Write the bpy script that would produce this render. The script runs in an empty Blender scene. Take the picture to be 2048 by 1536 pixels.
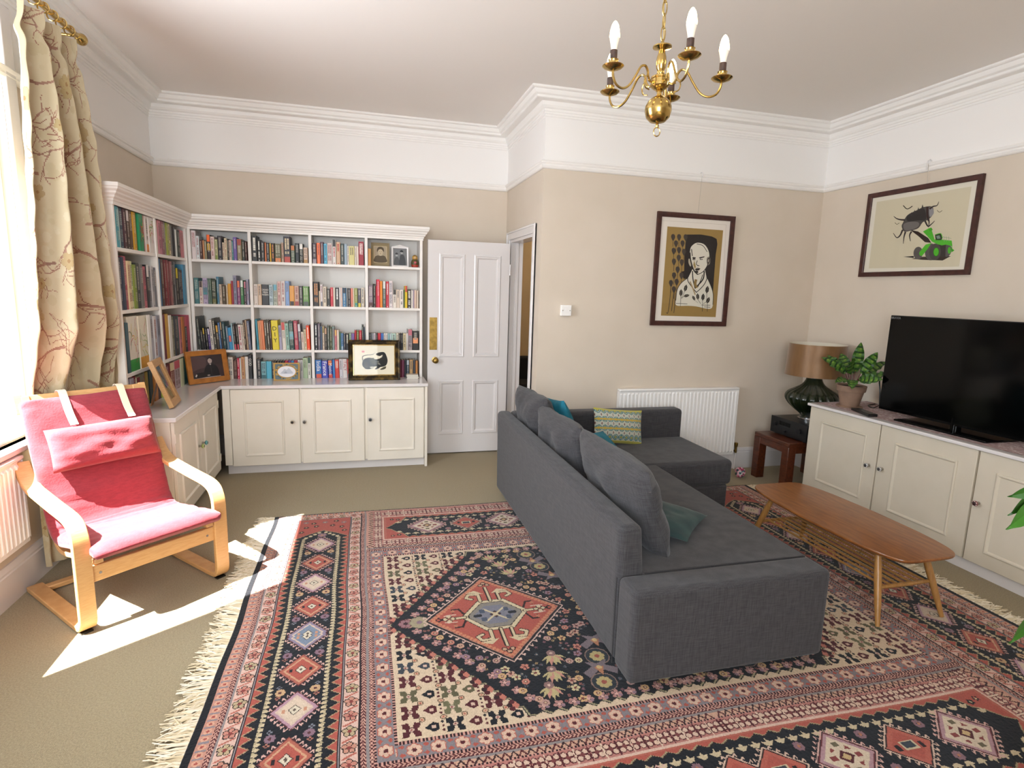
import bpy, bmesh, math, random
import numpy as np
from mathutils import Vector, Matrix, noise

S = bpy.context.scene
COL = S.collection
random.seed(7)
PI = math.pi

def lin(c):
    if isinstance(c, str):
        c = c.lstrip('#')
        c = tuple(int(c[i:i + 2], 16) for i in (0, 2, 4))
    o = []
    for k in c[:3]:
        k = k / 255.0
        o.append(k / 12.92 if k <= .04045 else ((k + .055) / 1.055) ** 2.4)
    return (o[0], o[1], o[2], 1.0)

# ------------------------------------------------------------------ camera, world, sun, exposure
CAM = bpy.data.cameras.new('camera')
CAM.sensor_width = 36.0
CAM.lens = 1133.2 / 2048.0 * 36.0
CAM.clip_start = .05
cam = bpy.data.objects.new('camera', CAM)
COL.objects.link(cam)
yaw, pitch, roll = .2617, -.1621, .0295
F = Vector((math.sin(yaw) * math.cos(pitch), math.cos(yaw) * math.cos(pitch), math.sin(pitch)))
R0 = Vector((math.cos(yaw), -math.sin(yaw), 0))
U0 = R0.cross(F)
R1 = math.cos(roll) * R0 + math.sin(roll) * U0
U1 = -math.sin(roll) * R0 + math.cos(roll) * U0
mw = Matrix((R1, U1, -F)).transposed().to_4x4()
mw.translation = Vector((0, 0, 1.555))
cam.matrix_world = mw
S.camera = cam

W = bpy.data.worlds.new('world')
S.world = W
W.use_nodes = True
bg = W.node_tree.nodes['Background']
bg.inputs[0].default_value = (.80, .90, 1.0, 1)
bg.inputs[1].default_value = 3.0

def add_light(name, kind, loc, energy, color=(1, 1, 1), size=None, direction=None, **kw):
    L = bpy.data.lights.new(name, kind)
    L.energy = energy
    L.color = color
    if kind == 'AREA' and size:
        L.shape = 'RECTANGLE'
        L.size, L.size_y = size
    for k, v in kw.items():
        setattr(L, k, v)
    o = bpy.data.objects.new(name, L)
    COL.objects.link(o)
    o.location = loc
    if direction:
        o.rotation_euler = Vector(direction).to_track_quat('-Z', 'Y').to_euler()
    return o

SUN = Vector((.505, .354, -1.0))
add_light('sun', 'SUN', (-6, -4, 9), 72.0, (1.0, .97, .93), direction=SUN, angle=.0093)
# daylight entering through the side window
add_light('daylight_side_window', 'AREA', (-1.86, 2.66, 1.75), 92, (.86, .93, 1.0), (1.15, 1.9), direction=(1, .3, .02))
add_light('fill_behind_camera', 'AREA', (-.55, -1.78, 1.75), 145, (.87, .94, 1.0), (1.75, 1.9), direction=(.12, 1, .05))  # added fill lamp behind the camera, set in an invented window

S.view_settings.view_transform = 'Standard'
S.view_settings.look = 'None'
S.view_settings.gamma = 1.0
S.view_settings.use_curve_mapping = False
S.view_settings.exposure = -0.1
S.cycles.max_bounces = 8
S.cycles.diffuse_bounces = 5
S.cycles.sample_clamp_indirect = 6.0
S.cycles.caustics_reflective = False
S.cycles.caustics_refractive = False

# ------------------------------------------------------------------ materials
def new_mat(name):
    m = bpy.data.materials.new(name)
    m.use_nodes = True
    nt = m.node_tree
    return m, nt, nt.nodes['Principled BSDF']

def add_bump(nt, b, scale, strength, dist=.002, stretch=None, detail=4.0):
    n = nt.nodes.new('ShaderNodeTexNoise')
    n.inputs['Scale'].default_value = scale
    n.inputs['Detail'].default_value = detail
    tc = nt.nodes.new('ShaderNodeTexCoord')
    if stretch:
        mp = nt.nodes.new('ShaderNodeMapping')
        mp.inputs['Scale'].default_value = stretch
        nt.links.new(tc.outputs['Object'], mp.inputs['Vector'])
        nt.links.new(mp.outputs[0], n.inputs['Vector'])
    else:
        nt.links.new(tc.outputs['Object'], n.inputs['Vector'])
    bp = nt.nodes.new('ShaderNodeBump')
    bp.inputs['Strength'].default_value = strength
    bp.inputs['Distance'].default_value = dist
    nt.links.new(n.outputs[0], bp.inputs['Height'])
    nt.links.new(bp.outputs[0], b.inputs['Normal'])
    return n

def mat(name, col, rough=.5, metal=0.0, col2=None, scale=8.0, stretch=None, bump=0.0, bscale=200.0, bdist=.002, bstretch=None,
        spec=.5, coat=0.0, sheen=0.0, emit=None, estr=0.0, sharp=None):
    m, nt, b = new_mat(name)
    b.inputs['Base Color'].default_value = lin(col)
    b.inputs['Roughness'].default_value = rough
    b.inputs['Metallic'].default_value = metal
    b.inputs['Specular IOR Level'].default_value = spec
    b.inputs['Coat Weight'].default_value = coat
    b.inputs['Coat Roughness'].default_value = .1
    b.inputs['Sheen Weight'].default_value = sheen
    if emit:
        b.inputs['Emission Color'].default_value = lin(emit)
        b.inputs['Emission Strength'].default_value = estr
    if col2 is not None:
        n = nt.nodes.new('ShaderNodeTexNoise')
        n.inputs['Scale'].default_value = scale
        n.inputs['Detail'].default_value = 5
        tc = nt.nodes.new('ShaderNodeTexCoord')
        mp = nt.nodes.new('ShaderNodeMapping')
        mp.inputs['Scale'].default_value = stretch or (1, 1, 1)
        nt.links.new(tc.outputs['Object'], mp.inputs['Vector'])
        nt.links.new(mp.outputs[0], n.inputs['Vector'])
        r = nt.nodes.new('ShaderNodeValToRGB')
        lo, hi = sharp or (.35, .65)
        r.color_ramp.elements[0].position = lo
        r.color_ramp.elements[1].position = hi
        r.color_ramp.elements[0].color = lin(col)
        r.color_ramp.elements[1].color = lin(col2)
        nt.links.new(n.outputs[0], r.inputs[0])
        nt.links.new(r.outputs[0], b.inputs['Base Color'])
    if bump:
        add_bump(nt, b, bscale, bump, bdist, bstretch)
    return m

def vc_mat(name, rough=.6, bump=0.0, bscale=300.0, bdist=.002, spec=.4, sheen=0.0, coat=0.0, bstretch=None, metal=0.0):
    m, nt, b = new_mat(name)
    a = nt.nodes.new('ShaderNodeAttribute')
    a.attribute_name = 'Col'
    nt.links.new(a.outputs['Color'], b.inputs['Base Color'])
    b.inputs['Roughness'].default_value = rough
    b.inputs['Specular IOR Level'].default_value = spec
    b.inputs['Sheen Weight'].default_value = sheen
    b.inputs['Coat Weight'].default_value = coat
    b.inputs['Metallic'].default_value = metal
    if bump:
        add_bump(nt, b, bscale, bump, bdist, bstretch)
    return m

def wood_mat(name, c1, c2, rough=.35, stretch=(1, 14, 14), scale=6.0, coat=.2):
    m = mat(name, c1, rough, 0, c2, scale, stretch, coat=coat)
    return m

def glass_mat(name, refl=.05, tint=(1, 1, 1)):
    m = bpy.data.materials.new(name)
    m.use_nodes = True
    nt = m.node_tree
    nt.nodes.clear()
    o = nt.nodes.new('ShaderNodeOutputMaterial')
    t = nt.nodes.new('ShaderNodeBsdfTransparent')
    t.inputs[0].default_value = (*tint, 1)
    g = nt.nodes.new('ShaderNodeBsdfGlossy')
    g.inputs['Roughness'].default_value = .02
    mx = nt.nodes.new('ShaderNodeMixShader')
    lw = nt.nodes.new('ShaderNodeLayerWeight')
    lw.inputs[0].default_value = .5
    pw = nt.nodes.new('ShaderNodeMath')
    pw.operation = 'POWER'
    pw.inputs[1].default_value = 5.0
    ma = nt.nodes.new('ShaderNodeMath')
    ma.operation = 'MULTIPLY_ADD'
    ma.inputs[1].default_value = .8
    ma.inputs[2].default_value = refl
    nt.links.new(lw.outputs['Facing'], pw.inputs[0])
    nt.links.new(pw.outputs[0], ma.inputs[0])
    nt.links.new(ma.outputs[0], mx.inputs[0])
    nt.links.new(t.outputs[0], mx.inputs[1])
    nt.links.new(g.outputs[0], mx.inputs[2])
    nt.links.new(mx.outputs[0], o.inputs[0])
    return m

MT = {}
MT['wall'] = mat('wall_paint_beige', '#d6c9b9', .85, 0, '#d2c5b4', 3.0, bump=.05, bscale=350)
MT['frieze'] = mat('frieze_paint_white', '#f0edea', .8, bump=.04, bscale=350)
MT['ceiling'] = mat('ceiling_paint', '#ece7e2', .9, bump=.04, bscale=200)
MT['trim'] = mat('trim_white', '#f1eeea', .45)
MT['gloss'] = mat('gloss_white', '#dedad9', .22, coat=.3)
MT['cream'] = mat('cupboard_cream', '#e6dfd2', .4, 0, '#e2dbcd', 6.0)
MT['cream2'] = mat('cabinet_ivory', '#d3cab9', .42, 0, '#cfc6b4', 6.0)
MT['shelfwhite'] = mat('shelf_white', '#ebe6e0', .4)
MT['carpet'] = mat('carpet', '#aa9a78', .95, 0, '#908162', 170.0, bump=.9, bscale=420, bdist=.006, sheen=.25, spec=.1)
MT['brass'] = mat('brass', '#cbb071', .2, 1.0, '#bda060', 5.0)
MT['brassold'] = mat('brass_aged', '#b1924f', .35, 1.0, '#8f7640', 30.0)
MT['chrome'] = mat('chrome', '#c9c9cc', .15, 1.0)
MT['black'] = mat('black_plastic', '#0c0c0d', .35)
MT['rad'] = mat('radiator_white', '#f1efec', .35)
MT['glass'] = glass_mat('clear_glass', .03)
MT['picglass'] = glass_mat('picture_glass', .016)
MT['birch'] = wood_mat('birch_veneer', '#cda06a', '#c2935c', .4, (3, 3, 30), 8.0)
MT['pine'] = wood_mat('pine_orange', '#b9762f', '#9c5f22', .4, (4, 20, 4), 5.0)
MT['elm'] = wood_mat('elm_top', '#955d2e', '#7a4822', .3, (12, 2, 2), 4.0, .35)
MT['beech'] = wood_mat('beech_legs', '#ab7d45', '#9a6d38', .4, (10, 10, 2), 8.0)
MT['sheesham'] = wood_mat('sheesham', '#5c2b16', '#3e1b0d', .35, (10, 3, 10), 5.0)
MT['mahog'] = mat('frame_mahogany', '#4a2620', .4, 0, '#3a1c18', 30.0)
MT['mount'] = mat('mount_board', '#e6ddd2', .9)
MT['vc'] = vc_mat('printed_colour', .75, spec=.25)
MT['vcbook'] = vc_mat('book_cover', .45, spec=.45)

# ------------------------------------------------------------------ mesh builder
class MB:
    def __init__(self):
        self.v, self.f, self.m, self.c = [], [], [], []
    def add(self, vs, fs, mi=0, col=None, M=None):
        o = len(self.v)
        for p in vs:
            p = Vector(p)
            self.v.append(M @ p if M is not None else p)
        for f in fs:
            self.f.append([i + o for i in f])
            self.m.append(mi)
            self.c.append(col)
        return self
    def box(self, x0, x1, y0, y1, z0, z1, mi=0, col=None, M=None):
        vs = [(x0, y0, z0), (x1, y0, z0), (x1, y1, z0), (x0, y1, z0), (x0, y0, z1), (x1, y0, z1), (x1, y1, z1), (x0, y1, z1)]
        return self.add(vs, [(0, 3, 2, 1), (4, 5, 6, 7), (0, 1, 5, 4), (1, 2, 6, 5), (2, 3, 7, 6), (3, 0, 4, 7)], mi, col, M)
    def ring(self, pts_list, closed_u=False, mi=0, col=None, caps=False, M=None):
        n = len(pts_list[0])
        vs = [p for r in pts_list for p in r]
        fs = []
        rr = len(pts_list)
        for i in range(rr if closed_u else rr - 1):
            a, b = i * n, ((i + 1) % rr) * n
            for j in range(n):
                k = (j + 1) % n
                fs.append((a + j, a + k, b + k, b + j))
        if caps and not closed_u:
            fs.append(tuple(range(n))[::-1])
            fs.append(tuple((rr - 1) * n + j for j in range(n)))
        return self.add(vs, fs, mi, col, M)
    def lathe(self, prof, n=24, c=(0, 0, 0), mi=0, col=None, M=None, caps=True):
        rs = []
        for r, z in prof:
            r = max(r, 1e-4)
            rs.append([(c[0] + r * math.cos(2 * PI * j / n), c[1] + r * math.sin(2 * PI * j / n), c[2] + z) for j in range(n)])
        return self.ring(rs, False, mi, col, caps, M)
    def tube(self, pts, r, n=8, closed=False, mi=0, col=None, caps=True, M=None):
        pts = [Vector(p) for p in pts]
        m = len(pts)
        rad = r if isinstance(r, (list, tuple)) else [r] * m
        rings = []
        up = None
        for i in range(m):
            a = pts[(i - 1) % m] if (closed or i > 0) else pts[i]
            b = pts[(i + 1) % m] if (closed or i < m - 1) else pts[i]
            t = (b - a).normalized()
            if up is None:
                up = Vector((0, 0, 1)) if abs(t.z) < .9 else Vector((1, 0, 0))
            s = t.cross(up)
            if s.length < 1e-5:
                s = t.cross(Vector((1, .3, .2)))
            s.normalize()
            up = s.cross(t).normalized()
            rings.append([pts[i] + (s * math.cos(2 * PI * j / n) + up * math.sin(2 * PI * j / n)) * rad[i] for j in range(n)])
        return self.ring(rings, closed, mi, col, caps, M)
    def cyl(self, p, q, r0, r1=None, n=12, mi=0, col=None):
        return self.tube([p, q], [r0, r0 if r1 is None else r1], n, mi=mi, col=col)
    def prism(self, poly, a, b, axis='z', mi=0, col=None, M=None):
        def P(u, v, w):
            return {'z': (u, v, w), 'y': (u, w, v), 'x': (w, u, v)}[axis]
        n = len(poly)
        vs = [P(u, v, a) for u, v in poly] + [P(u, v, b) for u, v in poly]
        fs = [tuple(range(n)), tuple(range(2 * n - 1, n - 1, -1))]
        for i in range(n):
            j = (i + 1) % n
            fs.append((i, i + n, j + n, j))
        return self.add(vs, fs, mi, col, M)
    def sphere(self, c, r, nu=12, nv=8, mi=0, col=None, s=(1, 1, 1)):
        prof = []
        rs = []
        for i in range(nv + 1):
            t = -PI / 2 + PI * i / nv
            rr = max(math.cos(t), 1e-3) * r
            rs.append([(c[0] + s[0] * rr * math.cos(2 * PI * j / nu), c[1] + s[1] * rr * math.sin(2 * PI * j / nu), c[2] + s[2] * r * math.sin(t)) for j in range(nu)])
        return self.ring(rs, False, mi, col, True)
    def mesh(self, name, mats, smooth=False, angle=40, fixn=True):
        me = bpy.data.meshes.new(name)
        me.from_pydata([tuple(p) for p in self.v], [], self.f)
        mats = mats if isinstance(mats, (list, tuple)) else [mats]
        for m in mats:
            me.materials.append(m)
        if len(mats) > 1:
            me.polygons.foreach_set('material_index', self.m)
        if any(c is not None for c in self.c):
            ca = me.color_attributes.new('Col', 'FLOAT_COLOR', 'CORNER')
            buf = []
            for p, c in zip(self.f, self.c):
                cc = lin(c) if c is not None else (1, 1, 1, 1)
                buf.extend(cc * len(p))
            ca.data.foreach_set('color', buf)
        if fixn:
            bm = bmesh.new()
            bm.from_mesh(me)
            bmesh.ops.recalc_face_normals(bm, faces=bm.faces)
            bm.to_mesh(me)
            bm.free()
        if smooth:
            me.shade_smooth()
            me.set_sharp_from_angle(angle=math.radians(angle))
        me.update()
        return me
    def build(self, name, mats, parent=None, bevel=0, seg=2, smooth=False, angle=40, sub=0, fixn=True, loc=None, rot=None):
        me = self.mesh(name, mats, smooth or bevel > 0, angle, fixn)
        o = bpy.data.objects.new(name, me)
        COL.objects.link(o)
        if bevel:
            md = o.modifiers.new('bevel', 'BEVEL')
            md.width = bevel
            md.segments = seg
            md.limit_method = 'ANGLE'
            md.angle_limit = math.radians(35)
            md.harden_normals = False
        if sub:
            md = o.modifiers.new('subdivision', 'SUBSURF')
            md.levels = md.render_levels = sub
        if loc is not None:
            o.location = loc
        if rot is not None:
            o.rotation_euler = rot
        if parent is not None:
            o.parent = parent
        return o

def tag(o, label=None, cat=None, group=None, kind=None):
    if label: o['label'] = label
    if cat: o['category'] = cat
    if group: o['group'] = group
    if kind: o['kind'] = kind
    return o

def thing(name, label, cat, loc=(0, 0, 0), rotz=0.0, group=None, rot=None):
    o = bpy.data.objects.new(name, None)
    COL.objects.link(o)
    o.empty_display_size = .1
    o.location = loc
    o.rotation_euler = rot if rot is not None else (0, 0, rotz)
    return tag(o, label, cat, group)

def copy_tree(o, parent=None):
    c = o.copy()
    COL.objects.link(c)
    c.parent = parent
    for ch in list(o.children):
        copy_tree(ch, c)
    return c

def struct(name, b, mats, **kw):
    return tag(b.build(name, mats, **kw), kind='structure')

def label_part(o, text):
    o['label'] = text
    return o

def smoothpath(pts, n=8, closed=False):
    P = [Vector(p) for p in pts]
    out = []
    m = len(P)
    rng = range(m if closed else m - 1)
    for i in rng:
        p1, p2 = P[i], P[(i + 1) % m]
        p0 = P[(i - 1) % m] if (closed or i > 0) else p1 * 2 - p2
        p3 = P[(i + 2) % m] if (closed or i < m - 2) else p2 * 2 - p1
        for k in range(n):
            t = k / n
            out.append(.5 * ((2 * p1) + (-p0 + p2) * t + (2 * p0 - 5 * p1 + 4 * p2 - p3) * t * t + (-p0 + 3 * p1 - 3 * p2 + p3) * t ** 3))
    if not closed:
        out.append(P[-1])
    return out

def text_obj(name, body, size, M, mt, parent, depth=.0004, stretch=1.0):
    cu = bpy.data.curves.new(name, 'FONT')
    cu.body = body
    cu.size = size
    cu.align_x = 'CENTER'
    cu.align_y = 'CENTER'
    cu.resolution_u = 2
    cu.extrude = depth
    tmp = bpy.data.objects.new(name + '_tmp', cu)
    COL.objects.link(tmp)
    bpy.context.view_layer.update()
    me = bpy.data.meshes.new_from_object(tmp.evaluated_get(bpy.context.evaluated_depsgraph_get()))
    bpy.data.objects.remove(tmp)
    bpy.data.curves.remove(cu)
    me.transform(M @ Matrix.Diagonal((stretch, 1, 1, 1)))
    me.materials.clear()
    me.materials.append(mt)
    o = bpy.data.objects.new(name, me)
    COL.objects.link(o)
    o.parent = parent
    return o

# ------------------------------------------------------------------ the room
XL, YF, XS, YJ, XR, YB = -1.66, 5.51, 1.374, 4.37, 3.984, -1.6
H, ZR = 3.044, 2.497
WS = 2.53

def wall_boxes(b, x0, x1, y0, y1, z0=0.0, z1=H):
    if z0 < WS:
        b.box(x0, x1, y0, y1, z0, min(z1, WS), 0)
    if z1 > WS:
        b.box(x0, x1, y0, y1, max(z0, WS), z1, 1)

WM = [MT['wall'], MT['frieze']]
b = MB(); b.box(XL - .14, XR + .12, YB - .12, YF + .14, -.06, 0); struct('floor', b, MT['carpet'])
b = MB(); b.box(XL - .14, XR + .12, YB - .12, YF + .14, H, H + .06); struct('ceiling', b, MT['ceiling'])
WY0, WY1, WZ0, WZ1 = 2.0, 3.46, .74, 2.75
b = MB()
wall_boxes(b, XL - .14, XL, YB - .12, WY0); wall_boxes(b, XL - .14, XL, WY1, YF + .14)
for y0, y1 in ((WY0, WY1),):
    wall_boxes(b, XL - .14, XL, y0, y1, 0, WZ0); wall_boxes(b, XL - .14, XL, y0, y1, WZ1, H)
struct('wall_left', b, WM)
b = MB(); wall_boxes(b, XL, XS + .12, YF, YF + .14); struct('wall_far', b, WM)
DY0, DY1, DZ = 4.565, 5.335, 2.03
b = MB()
wall_boxes(b, XS, XS + .12, YJ, DY0); wall_boxes(b, XS, XS + .12, DY1, YF); wall_boxes(b, XS, XS + .12, DY0, DY1, DZ, H)
struct('wall_doorway', b, WM)
b = MB(); wall_boxes(b, XS + .12, XR, YJ, YJ + .12); struct('wall_chimney', b, WM)
b = MB(); wall_boxes(b, XR, XR + .12, YB - .12, YF); struct('wall_right', b, WM)
b = MB(); b.box(2.95, 3.05, YJ + .12, 7.8, 0, H, 0); b.box(XS, 2.95, 7.7, 7.8, 0, H, 0); b.box(XS, XS + .12, YF + .14, 7.7, 0, H, 0); struct('wall_hallway', b, mat('hall_paint', '#c4ae88', .85))
b = MB(); b.box(XS, 3.05, YF + .14, 7.8, -.06, 0); struct('floor_hallway', b, MT['carpet'])
b = MB(); b.box(XS, 3.05, YF + .14, 7.8, H, H + .06); struct('ceiling_hallway', b, MT['ceiling'])
BX0, BX1 = -1.45, .35  # opening added for the fill light, no window known here
b = MB(); wall_boxes(b, XL, BX0, YB - .12, YB); wall_boxes(b, BX1, XR, YB - .12, YB)
wall_boxes(b, BX0, BX1, YB - .12, YB, 0, WZ0); wall_boxes(b, BX0, BX1, YB - .12, YB, WZ1, H); struct('wall_back', b, WM)

def sweep(path, prof):
    """profile points (distance from wall, z) swept along a wall line, room on the right-hand side of travel, mitred corners"""
    n = len(path)
    P = [Vector(p) for p in path]
    nr = []
    for i in range(n - 1):
        d = (P[i + 1] - P[i]).normalized()
        nr.append(Vector((d.y, -d.x)))
    b = MB()
    rows = []
    for i in range(n):
        if i == 0: m = nr[0]
        elif i == n - 1: m = nr[-1]
        else:
            m = (nr[i - 1] + nr[i])
            m = m / (1 + nr[i - 1].dot(nr[i]))
        rows.append([(P[i].x + m.x * d, P[i].y + m.y * d, z) for d, z in prof])
    k = len(prof)
    vs = [p for r in rows for p in r]
    fs = []
    for i in range(n - 1):
        for j in range(k - 1):
            fs.append((i * k + j, i * k + j + 1, (i + 1) * k + j + 1, (i + 1) * k + j))
    fs.append(tuple(range(k))); fs.append(tuple((n - 1) * k + j for j in range(k)))
    b.add(vs, fs)
    return b

perim = [(XL, YB), (XL, YF), (XS, YF), (XS, YJ), (XR, YJ), (XR, YB)]
corn = [(0, H), (.153, H), (.153, H - .012), (.146, H - .017), (.132, H - .019), (.128, H - .03), (.120, H - .044), (.108, H - .05), (.104, H - .052),
        (.104, H - .066), (.098, H - .07), (.046, H - .072), (.042, H - .08), (.040, H - .098), (.030, H - .112), (.018, H - .118), (.018, H - .134), (.012, H - .137),
        (.012, H - .152), (.006, H - .155), (.006, H - .168), (0, H - .172)]
struct('trim_1', sweep(perim, corn), MT['trim'], smooth=True, angle=25)
rail = [(0, ZR), (.010, ZR), (.018, ZR + .006), (.024, ZR + .018), (.019, ZR + .026), (.019, ZR + .031), (.028, ZR + .038), (.032, ZR + .05), (.026, ZR + .057), (0, ZR + .06)]
struct('trim_2', sweep(perim, rail), MT['trim'], smooth=True, angle=25)
bb = [(0, 0), (.02, 0), (.02, .15), (.016, .156), (.016, .166), (.010, .18), (.006, .19), (0, .192)]
struct('baseboard_left', sweep([(XL, YB), (XL, YF)], bb), MT['gloss'])
struct('baseboard_far', sweep([(XL, YF), (XS, YF)], bb), MT['gloss'])
struct('baseboard_doorway', sweep([(XS, DY0 - .07), (XS, YJ), (XR, YJ)], bb), MT['gloss'])
struct('baseboard_right', sweep([(XR, YJ), (XR, YB)], bb), MT['gloss'])

# ---- windows in the left wall
for nm, lb, y0, y1 in (('window_1', 'tall white framed window behind the patterned curtain', WY0, WY1),):
    w = tag(bpy.data.objects.new(nm, None), lb, kind='structure')
    COL.objects.link(w)
    b = MB()
    b.box(XL - .10, XL - .04, y0, y0 + .045, WZ0, WZ1); b.box(XL - .10, XL - .04, y1 - .045, y1, WZ0, WZ1)
    b.box(XL - .10, XL - .04, y0 + .045, y1 - .045, WZ1 - .045, WZ1); b.box(XL - .10, XL - .04, y0 + .045, y1 - .045, WZ0, WZ0 + .05)
    b.build('window_frame', MT['gloss'], w, bevel=.004)
    b = MB(); b.box(XL - .072, XL - .068, y0 + .045, y1 - .045, WZ0 + .05, WZ1 - .045); b.build('pane', MT['glass'], w)
    b = MB(); b.box(XL - .04, XL + .055, y0 - .08, y1 + .08, WZ0 - .03, WZ0); b.build('window_sill', MT['gloss'], w, bevel=.006)
    b = MB()
    b.box(XL, XL + .022, y0 - .09, y0, WZ0, WZ1 + .09); b.box(XL, XL + .022, y1, y1 + .09, WZ0, WZ1 + .09); b.box(XL, XL + .022, y0, y1, WZ1, WZ1 + .09)
    b.build('window_architrave', MT['gloss'], w, bevel=.006)

w = tag(bpy.data.objects.new('fill_window', None), 'wide white framed window added behind the camera for fill light', kind='structure')  # made-up window, out of view, framing the fill light
COL.objects.link(w)
b = MB()
for x in (BX0, (BX0 + BX1) / 2 - .025, BX1 - .05): b.box(x, x + .05, YB - .09, YB - .03, WZ0, WZ1)
b.box(BX0, BX1, YB - .09, YB - .03, WZ0, WZ0 + .05); b.box(BX0, BX1, YB - .09, YB - .03, WZ1 - .05, WZ1)
b.build('window_frame', MT['gloss'], w)
b = MB(); b.box(BX0 - .05, BX1 + .05, YB - .03, YB + .1, WZ0 - .03, WZ0); b.build('window_sill', MT['gloss'], w, bevel=.006)

# ---- door leaf, open flat against the far wall
d = tag(bpy.data.objects.new('door_1', None), 'white four-panel door standing open against the far wall', kind='structure')
COL.objects.link(d)
DX0, DX1, DF, DB = .585, 1.345, 5.232, 5.272
pan = [(.70, .912, .945, 1.863), (1.022, 1.25, .945, 1.863), (.70, .912, .203, .70), (1.022, 1.25, .203, .70)]
b = MB()
b.box(DX0, DX1, DF + .012, DB, .012, 1.99)
for x0, x1 in ((DX0, .70), (.912, 1.022), (1.25, DX1)):
    b.box(x0, x1, DF, DF + .013, .012, 1.99)
for z0, z1 in ((.012, .203), (.70, .945), (1.863, 1.99)):
    for x0, x1 in ((.70, .912), (1.022, 1.25)):
        b.box(x0, x1, DF, DF + .013, z0, z1)
b.build('door_leaf', MT['gloss'], d)
def frame_mould(x0, x1, z0, z1, y, wdt, prof, axis='y', sgn=-1):
    """mitred moulding round a rectangle on a plane; prof: (inset, height)"""
    b = MB()
    rows = []
    for (sx, sz) in ((0, 0), (1, 0), (1, 1), (0, 1)):
        r = []
        for ins, hh in prof:
            x = x0 + ins if sx == 0 else x1 - ins
            z = z0 + ins if sz == 0 else z1 - ins
            r.append((x, y + sgn * hh, z) if axis == 'y' else (y + sgn * hh, x, z))
        rows.append(r)
    k = len(prof)
    vs = [p for r in rows for p in r]
    fs = [(i * k + j, i * k + j + 1, ((i + 1) % 4) * k + j + 1, ((i + 1) % 4) * k + j) for i in range(4) for j in range(k - 1)]
    b.add(vs, fs)
    return b
for x0, x1, z0, z1 in pan:
    m = frame_mould(x0 - .012, x1 + .012, z0 - .012, z1 + .012, DF, 0, [(0, 0), (0, .004), (.008, .008), (.016, .006), (.018, .001), (.026, .002), (.034, -.004), (.040, -.011), (.046, -.012)])
    m.build('panel_moulding', MT['gloss'], d, smooth=True, angle=25)
b = MB(); b.box(.602, .672, DF - .003, DF, 1.00, 1.298); label_part(b.build('finger_plate', MT['brassold'], d, bevel=.001), 'brass finger plate')
b = MB(); b.lathe([(0, 0), (.03, 0), (.03, .004), (.012, .008), (.011, .03), (.02, .036), (.027, .046), (.027, .056), (.02, .066), (.008, .07), (0, .07)], 20, M=Matrix.Translation((.655, DF, .905)) @ Matrix.Rotation(PI / 2, 4, 'X'))
label_part(b.build('door_knob', MT['brassold'], d, smooth=True), 'round brass door knob')
b = MB()
for z in (.25, 1.75): b.cyl((DX1 + .006, DF + .004, z - .05), (DX1 + .006, DF + .004, z + .05), .006)
b.build('hinge', MT['gloss'], d)
# frame round the doorway
t = tag(bpy.data.objects.new('trim_3', None), 'white door frame and lining of the open doorway', kind='structure')
COL.objects.link(t)
b = MB()
ap = [(0, 0), (.0, .012), (.012, .020), (.02, .016), (.05, .012), (.066, .010), (.07, 0)]
def arch(b, rng):
    pass
b.box(XS - .018, XS, DY0 - .072, DY0, 0, DZ + .072); b.box(XS - .018, XS, DY1, DY1 + .072, 0, DZ + .072); b.box(XS - .018, XS, DY0, DY1, DZ, DZ + .072)
b.box(XS - .026, XS, DY0 - .072, DY0 - .055, 0, DZ + .072); b.box(XS - .026, XS, DY1 + .055, DY1 + .072, 0, DZ + .072); b.box(XS - .026, XS, DY0 - .055, DY1 + .055, DZ + .055, DZ + .072)
b.build('architrave', MT['gloss'], t, bevel=.004)
b = MB()
b.box(XS, XS + .12, DY0, DY0 + .025, 0, DZ); b.box(XS, XS + .12, DY1 - .025, DY1, 0, DZ); b.box(XS, XS + .12, DY0 + .025, DY1 - .025, DZ - .025, DZ)
b.box(XS + .045, XS + .075, DY0 + .025, DY0 + .037, 0, DZ - .025); b.box(XS + .045, XS + .075, DY1 - .037, DY1 - .025, 0, DZ - .025)
b.build('door_lining', MT['gloss'], t, bevel=.002)
add_light('hall_fill', 'POINT', (2.3, 6.2, 2.6), 22, (1, .9, .76), shadow_soft_size=.12)  # added point light to brighten the hall, no lamp seen there

# chair seen through the doorway
t = thing('office_chair', 'black chair glimpsed through the open doorway in the hall', 'chair', (1.93, 6.55, 0))
b = MB(); b.box(-.24, .24, -.03, .05, .42, .79); b.build('backrest', mat('black_fabric', '#141416', .9), t, bevel=.05, seg=4)
b = MB(); b.box(-.23, .23, -.42, .03, .43, .51); b.build('seat', bpy.data.materials['black_fabric'], t, bevel=.03, seg=3)
for sx in (-1, 1):
    for y in (-.38, 0):
        b = MB(); b.cyl((sx * .2, y, 0), (sx * .19, y, .44), .016); b.build('leg', MT['black'], t)

# light switch
t = thing('light_switch', 'square white light switch beside the doorway', 'light switch', (1.597, YJ, 1.415))
b = MB(); b.box(-.043, .043, -.026, 0, -.043, .043); b.build('wall_box', MT['rad'], t, bevel=.003)
b = MB(); b.box(-.043, .043, -.034, -.026, -.043, .043); b.build('face_plate', MT['rad'], t, bevel=.003)
for s in (-1, 1):
    b = MB(); b.cyl((s * .03, -.0352, 0), (s * .03, -.0335, 0), .0035, n=10); b.build('screw', MT['chrome'], t)
b = MB(); b.cyl((0, -.036, .004), (0, -.0335, .004), .008, n=12); b.build('button', MT['rad'], t)

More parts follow.
